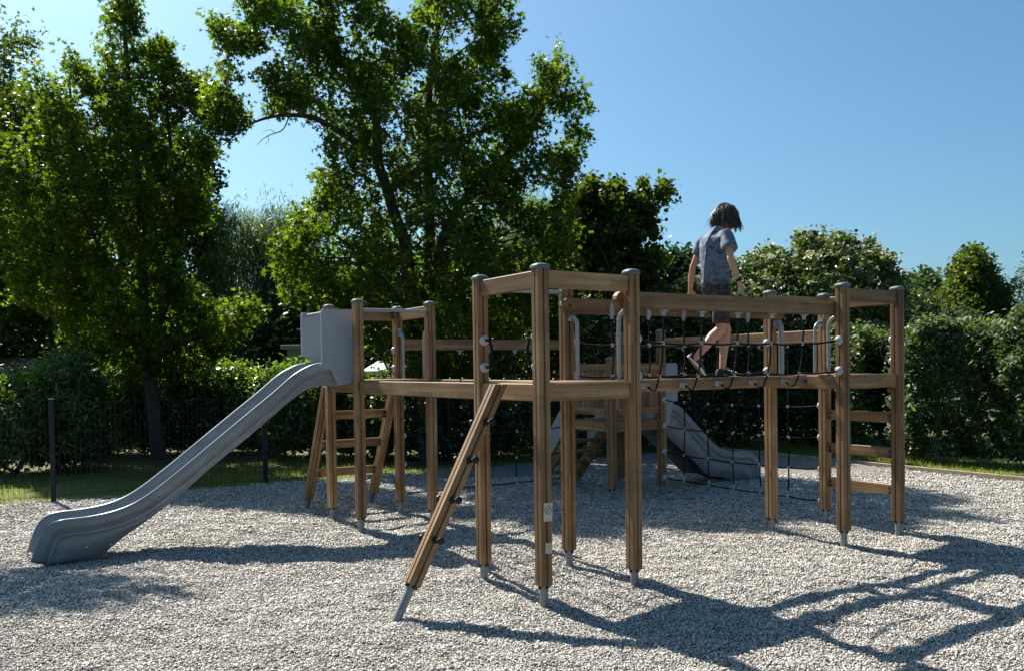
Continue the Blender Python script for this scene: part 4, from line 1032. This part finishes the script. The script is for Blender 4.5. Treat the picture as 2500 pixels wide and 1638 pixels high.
    plant('dogwood_shrub', 'low dark dogwood shrub in shade behind the rope net of the left tower', 'shrub', [(850, 935), (965, 930), (1100, 880), (1240, 850), (1250, 1150), (1000, 1165), (850, 1170)], 15.6, .9, 3000, 9, .085, 'oval', 'leaf_dogwood', seed=64, scale=.8, thr=-1.1, R=.5, flowers=160, fsize=.06, limbs=14)
    # --- far trees on the right
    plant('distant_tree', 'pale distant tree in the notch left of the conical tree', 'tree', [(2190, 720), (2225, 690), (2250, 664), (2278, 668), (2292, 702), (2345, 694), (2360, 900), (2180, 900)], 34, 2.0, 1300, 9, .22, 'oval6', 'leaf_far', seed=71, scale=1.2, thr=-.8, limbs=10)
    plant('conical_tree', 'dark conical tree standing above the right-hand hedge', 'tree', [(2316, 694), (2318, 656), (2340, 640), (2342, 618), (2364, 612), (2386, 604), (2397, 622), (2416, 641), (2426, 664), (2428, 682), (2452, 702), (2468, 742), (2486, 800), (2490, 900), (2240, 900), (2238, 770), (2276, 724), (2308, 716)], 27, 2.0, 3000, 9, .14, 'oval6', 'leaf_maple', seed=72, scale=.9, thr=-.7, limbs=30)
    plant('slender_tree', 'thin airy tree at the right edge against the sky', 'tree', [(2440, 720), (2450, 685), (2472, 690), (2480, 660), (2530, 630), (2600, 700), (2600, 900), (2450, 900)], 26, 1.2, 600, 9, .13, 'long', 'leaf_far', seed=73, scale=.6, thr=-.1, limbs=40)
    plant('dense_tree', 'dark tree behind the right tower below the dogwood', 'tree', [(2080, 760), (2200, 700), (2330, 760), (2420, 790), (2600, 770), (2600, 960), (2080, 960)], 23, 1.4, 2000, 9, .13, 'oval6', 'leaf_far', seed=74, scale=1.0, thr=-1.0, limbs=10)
    # --- left shrubs behind the fence
    sh = [('leafy shrub with dusky pink flower clusters at the left picture edge', [(-80, 930), (40, 915), (100, 920), (120, 1000), (110, 1160), (-80, 1170)], 14.0, 'oval', 900, 260),
          ('bright green leafy shrub right behind the first fence post', [(70, 920), (120, 900), (190, 915), (230, 960), (230, 1150), (80, 1160)], 14.3, 'long', 950, 0),
          ('shrub with pink blossom and bare twigs sticking up above the fence', [(110, 900), (140, 868), (190, 874), (215, 895), (260, 960), (270, 1140), (140, 1145)], 14.9, 'oval', 1000, 420),
          ('wide leafy shrub with scattered pink blossom left of the rough trunk', [(190, 930), (250, 905), (300, 890), (345, 900), (370, 960), (370, 1150), (180, 1160)], 16.9, 'long', 2100, 260),
          ('dark leafy shrub right of the rough trunk behind the slide', [(360, 920), (400, 900), (470, 880), (560, 900), (640, 920), (660, 1140), (350, 1150)], 17.0, 'oval', 2900, 0),
          ('dark leafy shrub under the slide tower', [(620, 930), (700, 900), (800, 900), (860, 930), (860, 1130), (640, 1140)], 16.0, 'oval', 1700, 0)]
    for i, (lab, pl, Y, shp, nn, fl) in enumerate(sh):
        q_ = plant('flowering_shrub' if fl else 'leafy_shrub', lab, 'shrub', pl, Y, .75, nn, 9, .085 if shp == 'oval' else .11, shp, 'leaf_shrub', seed=80 + i, scale=.6, thr=-1.3, R=.35, flowers=fl, fmat='blossom_pink', fsize=.04, limbs=40, group=None)
        if i == 2: pinks = q_
    # bare twigs above the pink shrub
    rg = np.random.default_rng(77); mb = MB(); b0 = D(175, 1100, 14.6)
    for e in ((55, 885), (130, 858), (110, 862), (190, 872), (160, 880), (100, 900), (185, 905)):
        tip_ = D(e[0], e[1], 14.6 + rg.uniform(-.3, .3)); j = b0.lerp(tip_, rg.uniform(.45, .6)) + Vector((rg.uniform(-.05, .05), 0, .1))
        tube_np(mb, b0, j, .012, .008, rg, 4, .03, 5); tube_np(mb, j, tip_, .008, .003, rg, 5, .05, 5)
        for q in range(4):
            k = j.lerp(tip_, rg.uniform(.2, .9)); tube_np(mb, k, k + Vector((rg.uniform(-.2, .2), rg.uniform(-.1, .1), rg.uniform(.05, .25))), .004, .0015, rg, 3, .06, 4)
    put('bare_twigs', mb.mesh('bare_twigs', 'bark_pale', True), ID, pinks)
    # --- hedge on the right, a clipped volume running with the edging
    def hedge(name, label, a0, a1, off, dep, ht, seed, ncl, upper=0.0):
        rg = np.random.default_rng(seed); o = EA + Vector((.845, .535, 0)) * off
        a = rg.uniform(a0, a1, ncl * 3); k = rg.uniform(0, 1, ncl * 3)
        wob = .22 * np.sin(a * 1.7 + seed) + .12 * np.sin(a * 4.1 + 2) + .1 * np.sin(a * 9)
        h = ht + .16 * np.sin(a * 1.3 + 1) + .09 * np.sin(a * 5.1)
        z = np.where(k < .72, rg.uniform(.0, 1, ncl * 3) * h, h - np.abs(rg.normal(0, .10, ncl * 3)))
        front = wob - .30 * np.sin(np.clip(z / h, 0, 1) * math.pi * .9) + .28 * np.clip(z / h - .85, 0, 1) * 4
        dpt = np.where(k < .72, front + np.abs(rg.normal(0, .22, ncl * 3)), rg.uniform(0, dep, ncl * 3) + front)
        endt = np.minimum(a - a0, a1 - a); ok = endt > rg.uniform(0, .3, ncl * 3) * (z / h + .3)
        p = np.array(o)[None] + a[:, None] * np.array(ED)[None] + dpt[:, None] * np.array([.845, .535, 0])[None]; p[:, 2] = z
        g = clump(np.random.default_rng(seed + 1), p, .5); ok &= g > -.35
        p = p[ok][:ncl]; mid = o + ED * ((a0 + a1) / 2) + Vector((.845, .535, 0)) * dep / 2
        root = thing(name, (mid.x, mid.y, 0), label, 'hedge')
        n = len(p); per = 9
        dr = rg.normal(0, .5, (n, 3)) + np.array([-.6, -.4, .25]); dr /= np.linalg.norm(dr, axis=1, keepdims=True)
        pos = (p[:, None, :] + dr[:, None, :] * rg.uniform(0, .2, (n, per))[..., None] + rg.normal(0, .05, (n, per, 3))).reshape(-1, 3); m = len(pos)
        nr = rg.normal(0, .55, (m, 3)) + np.array([-.3, -.2, .75]); tip = rg.normal(0, .6, (m, 3)) + np.array([-.3, -.3, -.5])
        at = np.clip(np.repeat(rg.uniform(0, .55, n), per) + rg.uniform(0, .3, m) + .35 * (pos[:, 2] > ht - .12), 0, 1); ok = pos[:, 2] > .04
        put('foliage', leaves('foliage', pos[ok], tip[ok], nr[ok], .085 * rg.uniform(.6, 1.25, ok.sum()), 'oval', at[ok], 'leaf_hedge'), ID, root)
        mb = MB()
        for i in range(40):
            b0 = o + ED * rg.uniform(a0 + .2, a1 - .2) + Vector((.845, .535, 0)) * rg.uniform(.4, dep - .1); b0.z = -.05
            q = Vector(p[rg.integers(n)]); 
            if (q - b0).length > 3.2: continue
            tube_np(mb, b0, q, .016, .004, rg, 5, .05, 5)
        # woody heart of the hedge
        put('stems', mb.mesh('stems', 'bark', True), ID, root)
    hedge('clipped_hedge', 'broad glossy-leaved hedge filling the right edge beyond the lawn strip', -2.9, 6.5, 1.75, 1.6, 2.28, 91, 8200)
    hedge('clipped_hedge', 'shorter glossy-leaved hedge bush seen through the right tower', -6.4, -3.6, 2.1, 1.3, 2.05, 92, 2400)
    # dark yew-like backdrop between and behind the two hedges
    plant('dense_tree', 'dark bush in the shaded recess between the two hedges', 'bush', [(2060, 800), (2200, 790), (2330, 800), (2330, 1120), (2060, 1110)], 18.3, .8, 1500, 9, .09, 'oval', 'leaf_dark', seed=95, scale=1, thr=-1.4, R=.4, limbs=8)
    # --- grass blades
    rg = np.random.default_rng(8); pts = []
    n = 120000; x = rg.uniform(-12, 12.5, n); y = rg.uniform(6.5, 19, n)
    f = side_fence(x, y); e = side_edge(x, y)
    ok = (((f > .05) & (f < 3.2)) | ((e > .05) & (e < 2.4) & (f < 3))) & (np.abs(x) < .66 * y + .8)
    # along the fence foot more and longer
    x, y, f = x[ok], y[ok], f[ok]; n = len(x)
    hh = rg.uniform(.03, .075, n) * np.where((f > 0) & (f < .35), 1.9, 1.0) * (1 + .4 * np.sin(x * 1.3))
    a = rg.uniform(0, 6.28, n); w = rg.uniform(.0035, .007, n); lx, ly = rg.normal(0, .45, n) * hh, rg.normal(0, .45, n) * hh
    z0 = np.full(n, -.05)
    b0 = np.stack([x - w * np.cos(a), y - w * np.sin(a), z0], 1); b1 = np.stack([x + w * np.cos(a), y + w * np.sin(a), z0], 1); tp = np.stack([x + lx, y + ly, z0 + hh], 1)
    v = np.stack([b0, b1, tp], 1).reshape(-1, 3)
    me = npmesh('grass', v, np.arange(3 * n).reshape(n, 3), np.clip(rg.uniform(0, 1, n) ** 1.3, 0, 1), 'blade')
    o = put('grass', me, ID, kind='stuff'); o['label'] = 'short sunlit grass on the strips behind the fence and the timber edging'; o['category'] = 'grass'

# ================================================================== the child on the balance beam
def ellipsoid(mb, c, r, R=None, n=16, k=10, m=0):
    c = Vector(c); rings = []
    for j in range(1, k):
        t = math.pi * j / k; rings.append([Vector((r[0] * math.sin(t) * math.cos(2 * math.pi * i / n), r[1] * math.sin(t) * math.sin(2 * math.pi * i / n), -r[2] * math.cos(t))) for i in range(n)])
    T = T3(c) @ (R.to_4x4() if R is not None else ID); mb.loft(rings, m, True, T)
def limb(mb, pts, rs, n=12):
    for p, r in zip(pts, rs): ellipsoid(mb, p, (r, r, r), None, n, 8)
    for (a, b), (ra, rb) in zip(zip(pts[:-1], pts[1:]), zip(rs[:-1], rs[1:])): mb.tube([a, Vector(a).lerp(Vector(b), .5), b], [ra, (ra + rb) / 2, rb], n)
def remeshed(mb, name, mats, voxel, smooth=6, extra=None):
    me = mb.mesh(name, mats); o = bpy.data.objects.new(name, me); COL.objects.link(o)
    r = o.modifiers.new('r', 'REMESH'); r.mode = 'VOXEL'; r.voxel_size = voxel; r.use_smooth_shade = True
    s_ = o.modifiers.new('s', 'SMOOTH'); s_.factor = .5; s_.iterations = smooth
    dg = bpy.context.evaluated_depsgraph_get(); me2 = bpy.data.meshes.new_from_object(o.evaluated_get(dg)); me2.name = name
    bpy.data.objects.remove(o)
    me2.materials.clear()
    for q in (mats if isinstance(mats, (list, tuple)) else [mats]): me2.materials.append(MATS[q])
    me2.polygons.foreach_set('use_smooth', [True] * len(me2.polygons))
    if extra is not None:
        co = np.empty(len(me2.vertices) * 3, np.float32); me2.vertices.foreach_get('co', co); no = np.empty_like(co); me2.vertices.foreach_get('normal', no)
        co = extra(co.reshape(-1, 3).astype(float), no.reshape(-1, 3)); me2.vertices.foreach_set('co', co.astype(np.float32).ravel()); me2.update()
    return me2

def print_mat(name, base, ink, scale, rough=.8, base2=None):
    """cloth with a leaf print"""
    m, nt, out = newmat(name); b = N(nt, 'ShaderNodeBsdfPrincipled'); b.inputs['Roughness'].default_value = rough
    tc = N(nt, 'ShaderNodeTexCoord'); nz = N(nt, 'ShaderNodeTexNoise'); nz.inputs['Scale'].default_value = 9
    nt.links.new(tc.outputs['Object'], nz.inputs[0])
    wv = N(nt, 'ShaderNodeVectorMath', operation='SCALE'); wv.inputs['Scale'].default_value = .05; nt.links.new(nz.outputs['Color'], wv.inputs[0])
    ad = N(nt, 'ShaderNodeVectorMath', operation='ADD'); nt.links.new(tc.outputs['Object'], ad.inputs[0]); nt.links.new(wv.outputs[0], ad.inputs[1])
    cell = N(nt, 'ShaderNodeTexVoronoi'); cell.inputs['Scale'].default_value = scale; nt.links.new(ad.outputs[0], cell.inputs['Vector'])
    # palm sprays: blades fanning out from the middle of each cell
    sub = N(nt, 'ShaderNodeVectorMath', operation='SUBTRACT'); nt.links.new(ad.outputs[0], sub.inputs[0]); nt.links.new(cell.outputs['Position'], sub.inputs[1])
    sx = N(nt, 'ShaderNodeSeparateXYZ'); nt.links.new(sub.outputs[0], sx.inputs[0])
    yy = mathn(nt, 'ADD', sx.outputs[1], mathn(nt, 'MULTIPLY', sx.outputs[0], .6))
    cr_ = N(nt, 'ShaderNodeSeparateColor'); nt.links.new(cell.outputs['Color'], cr_.inputs[0])
    ang = mathn(nt, 'ADD', mathn(nt, 'ARCTAN2', yy, sx.outputs[2]), mathn(nt, 'MULTIPLY', cr_.outputs[0], 6.28))
    r2 = mathn(nt, 'SQRT', mathn(nt, 'ADD', mathn(nt, 'MULTIPLY', yy, yy), mathn(nt, 'MULTIPLY', sx.outputs[2], sx.outputs[2])))
    blade = mathn(nt, 'MULTIPLY_ADD', mathn(nt, 'COSINE', mathn(nt, 'MULTIPLY', ang, 8.0)), .5, .5)
    gapf = mathn(nt, 'MULTIPLY_ADD', mathn(nt, 'COSINE', ang), .55, .62)       # only part of the fan
    f = mathn(nt, 'GREATER_THAN', mathn(nt, 'MULTIPLY', blade, gapf), mathn(nt, 'MULTIPLY', r2, scale * 1.55))
    n3 = N(nt, 'ShaderNodeTexNoise'); n3.inputs['Scale'].default_value = 14; nt.links.new(tc.outputs['Object'], n3.inputs[0])
    bs = mixc(nt, base, base2 or tuple(q * .8 for q in base), n3.outputs['Fac'])
    nt.links.new(mixc(nt, bs, ink, mathn(nt, 'MULTIPLY', f, .85)), b.inputs['Base Color'])
    w = N(nt, 'ShaderNodeTexNoise'); w.inputs['Scale'].default_value = 30; mp = N(nt, 'ShaderNodeMapping'); mp.inputs['Scale'].default_value = (1, 1, .25)
    nt.links.new(tc.outputs['Object'], mp.inputs[0]); nt.links.new(mp.outputs[0], w.inputs[0])
    bp = N(nt, 'ShaderNodeBump'); bp.inputs['Strength'].default_value = .5; bp.inputs['Distance'].default_value = .008; nt.links.new(w.outputs['Fac'], bp.inputs['Height']); nt.links.new(bp.outputs[0], b.inputs['Normal'])
    nt.links.new(b.outputs[0], out.inputs[0]); MATS[name] = m

def build_child(foot):
    m, nt, out = newmat('skin'); b = N(nt, 'ShaderNodeBsdfPrincipled'); b.inputs['Base Color'].default_value = (.50, .27, .18, 1); b.inputs['Roughness'].default_value = .5
    b.inputs['Subsurface Weight'].default_value = .25; b.inputs['Subsurface Radius'].default_value = (.02, .008, .004); b.inputs['Subsurface Scale'].default_value = .5
    nt.links.new(b.outputs[0], out.inputs[0]); MATS['skin'] = m
    print_mat('shirt_print', (.090, .120, .175), (.012, .020, .055), 15, base2=(.135, .17, .23)); print_mat('shorts_print', (.016, .013, .020), (.085, .08, .07), 24, base2=(.030, .020, .036))
    plain('hair_dark', (.030, .018, .012), .45, noise=.3); plain('hair_mid', (.065, .036, .020), .4, noise=.3); plain('hair_light', (.30, .20, .12), .4, noise=.3)
    plain('shoe_canvas', (.012, .015, .028), .8, noise=.3); plain('shoe_rubber', (.72, .69, .64), .5, noise=.06); plain('sole_tan', (.22, .15, .09), .7, noise=.15)
    plain('collar_trim', (.42, .38, .37), .8); plain('eye_white', (.7, .7, .68), .3); plain('brick_lining', (.11, .035, .025), .8)
    W = frame(foot, U); root = put('person', None, W)
    root['label'] = 'child with bobbed brown hair in blue leaf-print t-shirt walking along the balance beam'; root['category'] = 'person'
    J = {k: Vector(v) for k, v in dict(pel=(-.150, 0, .80), che=(-.155, 0, 1.06), nek=(-.105, 0, 1.225), hed=(-.030, 0, 1.335),
         sR=(-.155, -.135, 1.165), eR=(-.225, -.235, .965), wR=(-.180, -.285, .772), sL=(-.150, .135, 1.165), eL=(-.185, .235, .945), wL=(-.150, .305, .755),
         hR=(-.155, -.070, .75), kR=(-.150, -.052, .405), aR=(-.375, .020, .165), hL=(-.145, .070, .75), kL=(.010, .042, .405), aL=(-.052, .030, .075)).items()}
    tilt = Matrix.Rotation(math.radians(38), 3, 'Y')
    mb = MB()
    ellipsoid(mb, J['hed'], (.088, .068, .102), tilt); ellipsoid(mb, J['hed'] + tilt @ Vector((.030, 0, -.055)), (.058, .052, .060), tilt)   # skull and jaw
    ellipsoid(mb, J['hed'] + tilt @ Vector((.090, 0, -.022)), (.014, .009, .018), tilt, 8, 6)                                        # nose
    ellipsoid(mb, J['hed'] + tilt @ Vector((.078, 0, -.058)), (.012, .022, .008), tilt, 8, 6)                                        # lips
    for s_ in (-1, 1): ellipsoid(mb, J['hed'] + tilt @ Vector((-.004, .068 * s_, -.022)), (.018, .008, .028), tilt, 8, 6)
    limb(mb, [J['nek'] - Vector((.02, 0, .06)), J['nek'] + Vector((.03, 0, .05))], [.046, .040])
    limb(mb, [J['pel'], Vector((-.158, 0, .92)), J['che'], J['nek'] - Vector((.03, 0, .06))], [.078, .082, .092, .06], 16)
    for s_, h in ((-1, 'R'), (1, 'L')):
        limb(mb, [J['che'] + Vector((0, .05 * s_, .05)), J['s' + h], J['s' + h].lerp(J['e' + h], .5), J['e' + h], J['e' + h].lerp(J['w' + h], .35), J['w' + h]], [.07, .042, .034, .0275, .029, .0195])
        kk = J['k' + h]; aa = J['a' + h]
        back = (aa - kk).normalized().cross(Vector((0, 1, 0))).normalized(); back = back if back.x < 0 else -back
        limb(mb, [J['pel'] + Vector((0, .05 * s_, -.02)), J['h' + h], J['h' + h].lerp(kk, .5), kk, kk.lerp(aa, .30) + back * .010, kk.lerp(aa, .65) + back * .004, aa], [.072, .060, .055, .043, .046, .034, .027])
    # hands: palm, four fingers, thumb from its side
    def hand(w, fw, side, down, curl):
        fw = fw.normalized(); side = (side - fw * side.dot(fw)).normalized(); nn = fw.cross(side)
        R = Matrix((fw, side, nn)).transposed()
        ellipsoid(mb, w + fw * .040, (.040, .032, .014), R, 12, 8); limb(mb, [w - fw * .01, w + fw * .02], [.0185, .018])
        for i, (sd, ln) in enumerate(((-.024, .058), (-.008, .066), (.009, .061), (.024, .047))):
            a = w + fw * .068 + side * sd; d1 = (fw + nn * curl * .5 + side * sd * 3).normalized(); d2 = (fw + nn * curl * (1.3 + .2 * i)).normalized()
            b_ = a + d1 * ln * .45; c_ = b_ + d2 * ln * .32; e = c_ + (d2 + nn * curl * .6).normalized() * ln * .25
            limb(mb, [a - fw * .02, a, b_, c_, e], [.0095, .0088, .0082, .0075, .0066], 8)
        a = w + fw * .018 - side * .022; b_ = a - side * .022 + fw * .022 + nn * curl * .012; c_ = b_ + fw * .026 - side * .006 + nn * curl * .012
        limb(mb, [w + fw * .015 - side * .01, a, b_, c_], [.013, .0125, .0105, .0082], 8)
    hand(J['wR'], Vector((.10, -.12, -1.0)), Vector((-.9, -.3, 0)), 0, -.30)
    hand(J['wL'], Vector((.30, .22, -1.0)), Vector((-.9, .3, 0)), 0, .35)
    body = remeshed(mb, 'body', 'skin', .0042, 3)
    put('body', body, W, root)
    for s_ in (-1, 1):
        e = MB(); ellipsoid(e, (0, 0, 0), (.0105, .0105, .0105)); put('eye', e.mesh('eye', 'eye_white', True), W @ T3(J['hed'] + tilt @ Vector((.076, .027 * s_, -.008))), root)
    # t-shirt
    mb = MB(); rings = []
    for (x, z, rx, ry) in ((-.150, .775, .106, .146), (-.150, .795, .104, .144), (-.152, .83, .100, .140), (-.160, .92, .094, .132), (-.165, 1.02, .094, .136), (-.160, 1.10, .096, .146), (-.150, 1.165, .086, .158), (-.135, 1.20, .070, .135), (-.115, 1.225, .055, .085), (-.105, 1.243, .048, .055)):
        tl = -.10 * min(1, (z - .8) * 3) if z < 1.15 else -.25
        rings.append([(x + rx * math.cos(t), ry * math.copysign(abs(math.sin(t)) ** .85, math.sin(t)), z + .0 * math.cos(t) + (-.02 * math.cos(t) if z > 1.2 else 0) + (.012 * math.cos(t * 2 + 1) if z < .81 else 0)) for t in [2 * math.pi * i / 28 for i in range(28)]])
    mb.loft(rings)
    for h, s_, fl in (('R', -1, 1.12), ('L', 1, 1.0)):
        d = (J['e' + h] - J['s' + h]).normalized(); a = J['s' + h] - d * .02 + Vector((0, -s_ * .02, .0))
        mb.tube([a, J['s' + h] + d * .03, J['s' + h] + d * .085, J['s' + h] + d * .135 + Vector((.0, s_ * .006, 0))], [.056, .056, .056 * fl, .060 * fl], 18)
        ellipsoid(mb, J['s' + h] + Vector((0, -s_ * .008, .004)), (.055, .052, .050))
    def folds(co, no):
        x, y, z = co.T
        f = .006 * np.sin(38 * y + 9 * z + 4 * np.sin(9 * z)) * np.clip((z - .78) * 4, .2, 1) + .007 * np.exp(-((z - .84) / .03) ** 2) * np.sin(24 * y + 2) + .004 * np.sin(60 * y - 22 * z + 3 * np.sin(14 * z))
        f += .010 * np.exp(-((y - .01 + (z - 1.0) * .12) / .012) ** 2) * (x < -.15)
        return co + no * f[:, None]
    put('t_shirt', remeshed(mb, 't_shirt', 'shirt_print', .0065, 3, folds), W, root)
    mb = MB(); ring = [Vector((-.104 + .050 * math.cos(t), .055 * math.sin(t), 1.238 - .022 * math.cos(t))) for t in [2 * math.pi * i / 24 for i in range(25)]]
    mb.tube(ring, .0075, 8, cap=False); put('collar', mb.mesh('collar', 'collar_trim', True), W, root)
    # shorts
    mb = MB(); limb(mb, [Vector((-.150, 0, .83)), Vector((-.152, 0, .76))], [.094, .100], 20)
    ellipsoid(mb, (-.152, 0, .775), (.106, .136, .085))
    for h in 'RL':
        hp = J['h' + h]; kn = J['k' + h]; e = kn.lerp(hp, .13 if h == 'R' else .20)
        mb.tube([hp + Vector((0, 0, .02)), hp.lerp(e, .4), e], [.078, .076, .071], 20)
    put('shorts', remeshed(mb, 'shorts', 'shorts_print', .0065, 3, lambda co, no: co + no * (.004 * np.sin(50 * co[:, 0] + 30 * co[:, 2]) * np.sin(40 * co[:, 1]))[:, None]), W, root)
    # shoes
    def shoe(heel, toe, up):
        x = (toe - heel).normalized(); y = up.cross(x).normalized(); zz = x.cross(y); SW = Matrix((x, y, zz)).transposed().to_4x4(); SW.translation = heel
        L = .232; mb = MB()
        def outline(s_, grow=0): 
            o = []
            for i in range(28):
                t = 2 * math.pi * i / 28; cx = math.cos(t); w = .037 + .007 * cx - .005 * math.cos(2 * t)
                o.append((L / 2 + (L / 2 + grow) * math.copysign(abs(cx) ** .9, cx), (w + grow) * math.sin(t)))
            return o
        ol = outline(1)
        mb.loft([[(a, b_, 0) for a, b_ in ol], [(a, b_, .004) for a, b_ in ol]], 1)
        ol = outline(1, .0015); mb.loft([[(a, b_, .004) for a, b_ in ol], [(a, b_, .023) for a, b_ in ol]], 0)
        stripe = outline(1, .0022); mb.loft([[(a, b_, .0165) for a, b_ in stripe], [(a, b_, .0185) for a, b_ in stripe]], 2)
        sh = put('shoe', mb.mesh('shoe', ['shoe_rubber', 'sole_tan', 'shoe_canvas'], True, 40), W @ SW, root)
        up_ = MB(); rings = []
        for xx, hw_, ht, top in ((.004, .020, .058, .3), (.02, .031, .070, .5), (.045, .034, .072, .6), (.075, .034, .070, .6), (.105, .036, .062, .5), (.135, .039, .052, .6), (.165, .040, .042, .8), (.195, .036, .034, .9), (.218, .026, .029, .9), (.229, .012, .026, .9)):
            rings.append([(xx, hw_ * math.cos(t) * (1 - (1 - top) * .45 * max(0, math.sin(t))), .018 + (ht - .018) * max(0, math.sin(t)) ** .8 if math.sin(t) > 0 else .018) for t in [math.pi * i / 14 for i in range(15)]])
        up_.loft(rings); put('upper', up_.mesh('upper', 'shoe_canvas', True, 60), W @ SW, sh)
        lc = MB()
        for k in range(5):
            xx = .098 + k * .019; zt = .066 - k * .0055; lc.tube([(xx, -.017, zt - .004), (xx + .003, 0, zt + .0015), (xx, .017, zt - .004)], .0024, 6)
        lc.tube(bend([(.10, 0, .067), (.092, -.018, .080), (.108, -.030, .072), (.10, 0, .067)], 4), .002, 5); lc.tube(bend([(.10, 0, .067), (.090, .020, .082), (.106, .032, .070)], 4), .002, 5)
        put('lace', lc.mesh('lace', 'shoe_rubber', True), W @ SW, sh)
        tc_ = MB(); tc_.lathe([(.026, -.004), (.0265, .010)], 16); put('lining', tc_.mesh('lining', 'brick_lining', True), W @ SW @ T3((.046, 0, .066)), sh)
    shoe(Vector((-.108, .058, 0)), Vector((.093, -.058, 0)), Z)
    hl = Vector((-.425, .070, .178)); to = Vector((-.295, -.005, .004)); shoe(hl, to, Z)
    # watch
    f = (J['eR'] - J['wR']).normalized(); c = J['wR'] + f * .018
    side = f.cross(Vector((.3, -1, 0))).normalized(); WW = Matrix((side, f.cross(side), f)).transposed().to_4x4(); WW.translation = c
    mb = MB(); mb.lathe([(.0235, -.009), (.0245, -.007), (.0245, .007), (.0235, .009)], 20)
    wt = put('wristwatch', mb.mesh('wristwatch', 'black_rubber', True), W @ WW, root)
    mb = MB(); mb.lathe([(.016, 0), (.017, .004), (.015, .009), (.003, .0095)], 18); outd = Vector((-.35, -1, .1)); outd = (outd - f * outd.dot(f)).normalized()
    put('watch_case', mb.mesh('watch_case', 'black_rubber', True), W @ frame(c + outd * .021, f.cross(outd), outd), wt)
    # hair: a shell with strands falling to the nape, open at the face
    rg = random.Random(3); hm = MB(); hc = J['hed'] + tilt @ Vector((-.006, 0, .010))
    shell = MB(); rings = []
    for j in range(0, 11):
        th = math.radians(4 + j * 9.6); ring = []
        for i in range(32):
            ph = 2 * math.pi * i / 32; front = max(0, math.cos(ph)); e = th * (1 - .42 * front ** 2)
            p = hc + tilt @ Vector((.098 * math.sin(e) * math.cos(ph), .080 * math.sin(e) * math.sin(ph), .108 * math.cos(e))); ring.append(p)
        rings.append(ring)
    shell.loft(rings, 0, True)
    hair = put('hair', shell.mesh('hair', 'hair_dark', True, 180), W, root)
    for k in range(900):
        ph = rg.uniform(-math.pi, math.pi); fly = k > 800
        if abs(ph) < .62 and rg.random() < .75: continue
        e0 = rg.uniform(.05, .9); pts = []; e = e0; f = 1 + rg.uniform(.0, .13) + (.10 if fly else 0)
        emax = 1.62 if abs(ph) > 1.0 else 1.1
        while e < emax:
            pts.append(hc + tilt @ Vector((.101 * f * math.sin(e) * math.cos(ph), .083 * f * math.sin(e) * math.sin(ph), .110 * f * math.cos(e)))); e += .22
        if len(pts) < 2: continue
        d = (pts[-1] - pts[-2]).normalized(); p = pts[-1]; zt = 1.280 + rg.uniform(-.03, .04) + (.0 if abs(ph) > 1.6 else -.012); outw = Vector((p.x - hc.x, p.y - hc.y, 0)).normalized()
        wv = Vector((rg.uniform(-.45, .45), rg.uniform(-.45, .45), 0)); st = .024; q = 0
        while p.z > zt and q < 9:
            d = (d * .6 + (Vector((0, 0, -1)) + wv * .6 + outw * ((.5 if fly else .15 + .25 * math.sin(5 * ph)) - .08 * q)) * .5).normalized(); p = p + d * st; pts.append(p); q += 1
        n = len(pts); r0 = rg.uniform(.0030, .0062) * (.45 if fly else 1)
        hm.tube(pts, [r0 * (1 - .75 * (i / (n - 1)) ** 2) for i in range(n)], 4, 2 if rg.random() < .07 else (1 if rg.random() < .4 else 0))
    put('hair_strands', hm.mesh('hair_strands', ['hair_dark', 'hair_mid', 'hair_light'], True, 180), W, hair)

def build_litter():
    rg = np.random.default_rng(12); n = 46
    plain('dead_leaf', (.16, .085, .045), .8, noise=.4)
    y = rg.uniform(4.4, 11, n); x = rg.uniform(-.6, .6, n) * y; z = ground_h(x, y) + .016
    me = leaves('leaf_litter', np.stack([x, y, z], 1), rg.normal(0, 1, (n, 3)), rg.normal(0, .25, (n, 3)) + np.array([0, 0, 1.0]), rg.uniform(.025, .05, n), 'oval6', rg.uniform(0, 1, n), 'dead_leaf', .5)
    o = put('leaf_litter', me, ID, kind='stuff'); o['label'] = 'small dry brown leaves scattered over the gravel'; o['category'] = 'leaf litter'

# ================================================================== build everything
build_ground()
frame_root, deckz, bal0 = build_frame()
build_child(bal0 + U * (.592 * LNK) + Z * (deckz + .0015))
build_fence()
build_small_buildings()
build_vegetation()
build_pebbles()
build_litter()
# look-alike plants are named as one group
for nm, gr in (('sweetgum_tree', 'sweetgum trees beyond the fence'), ('dense_tree', 'dark trees in the background'), ('willow_tree', 'willows in the background'),
               ('dogwood_shrub', 'dogwood shrubs along the back fence'), ('flowering_shrub', 'flowering shrubs behind the fence'), ('leafy_shrub', 'leafy shrubs behind the fence'), ('clipped_hedge', 'hedges beyond the right lawn strip')):
    for o in list(COL.objects):
        if o.parent is None and o.name.split('.')[0] == nm: o['group'] = gr
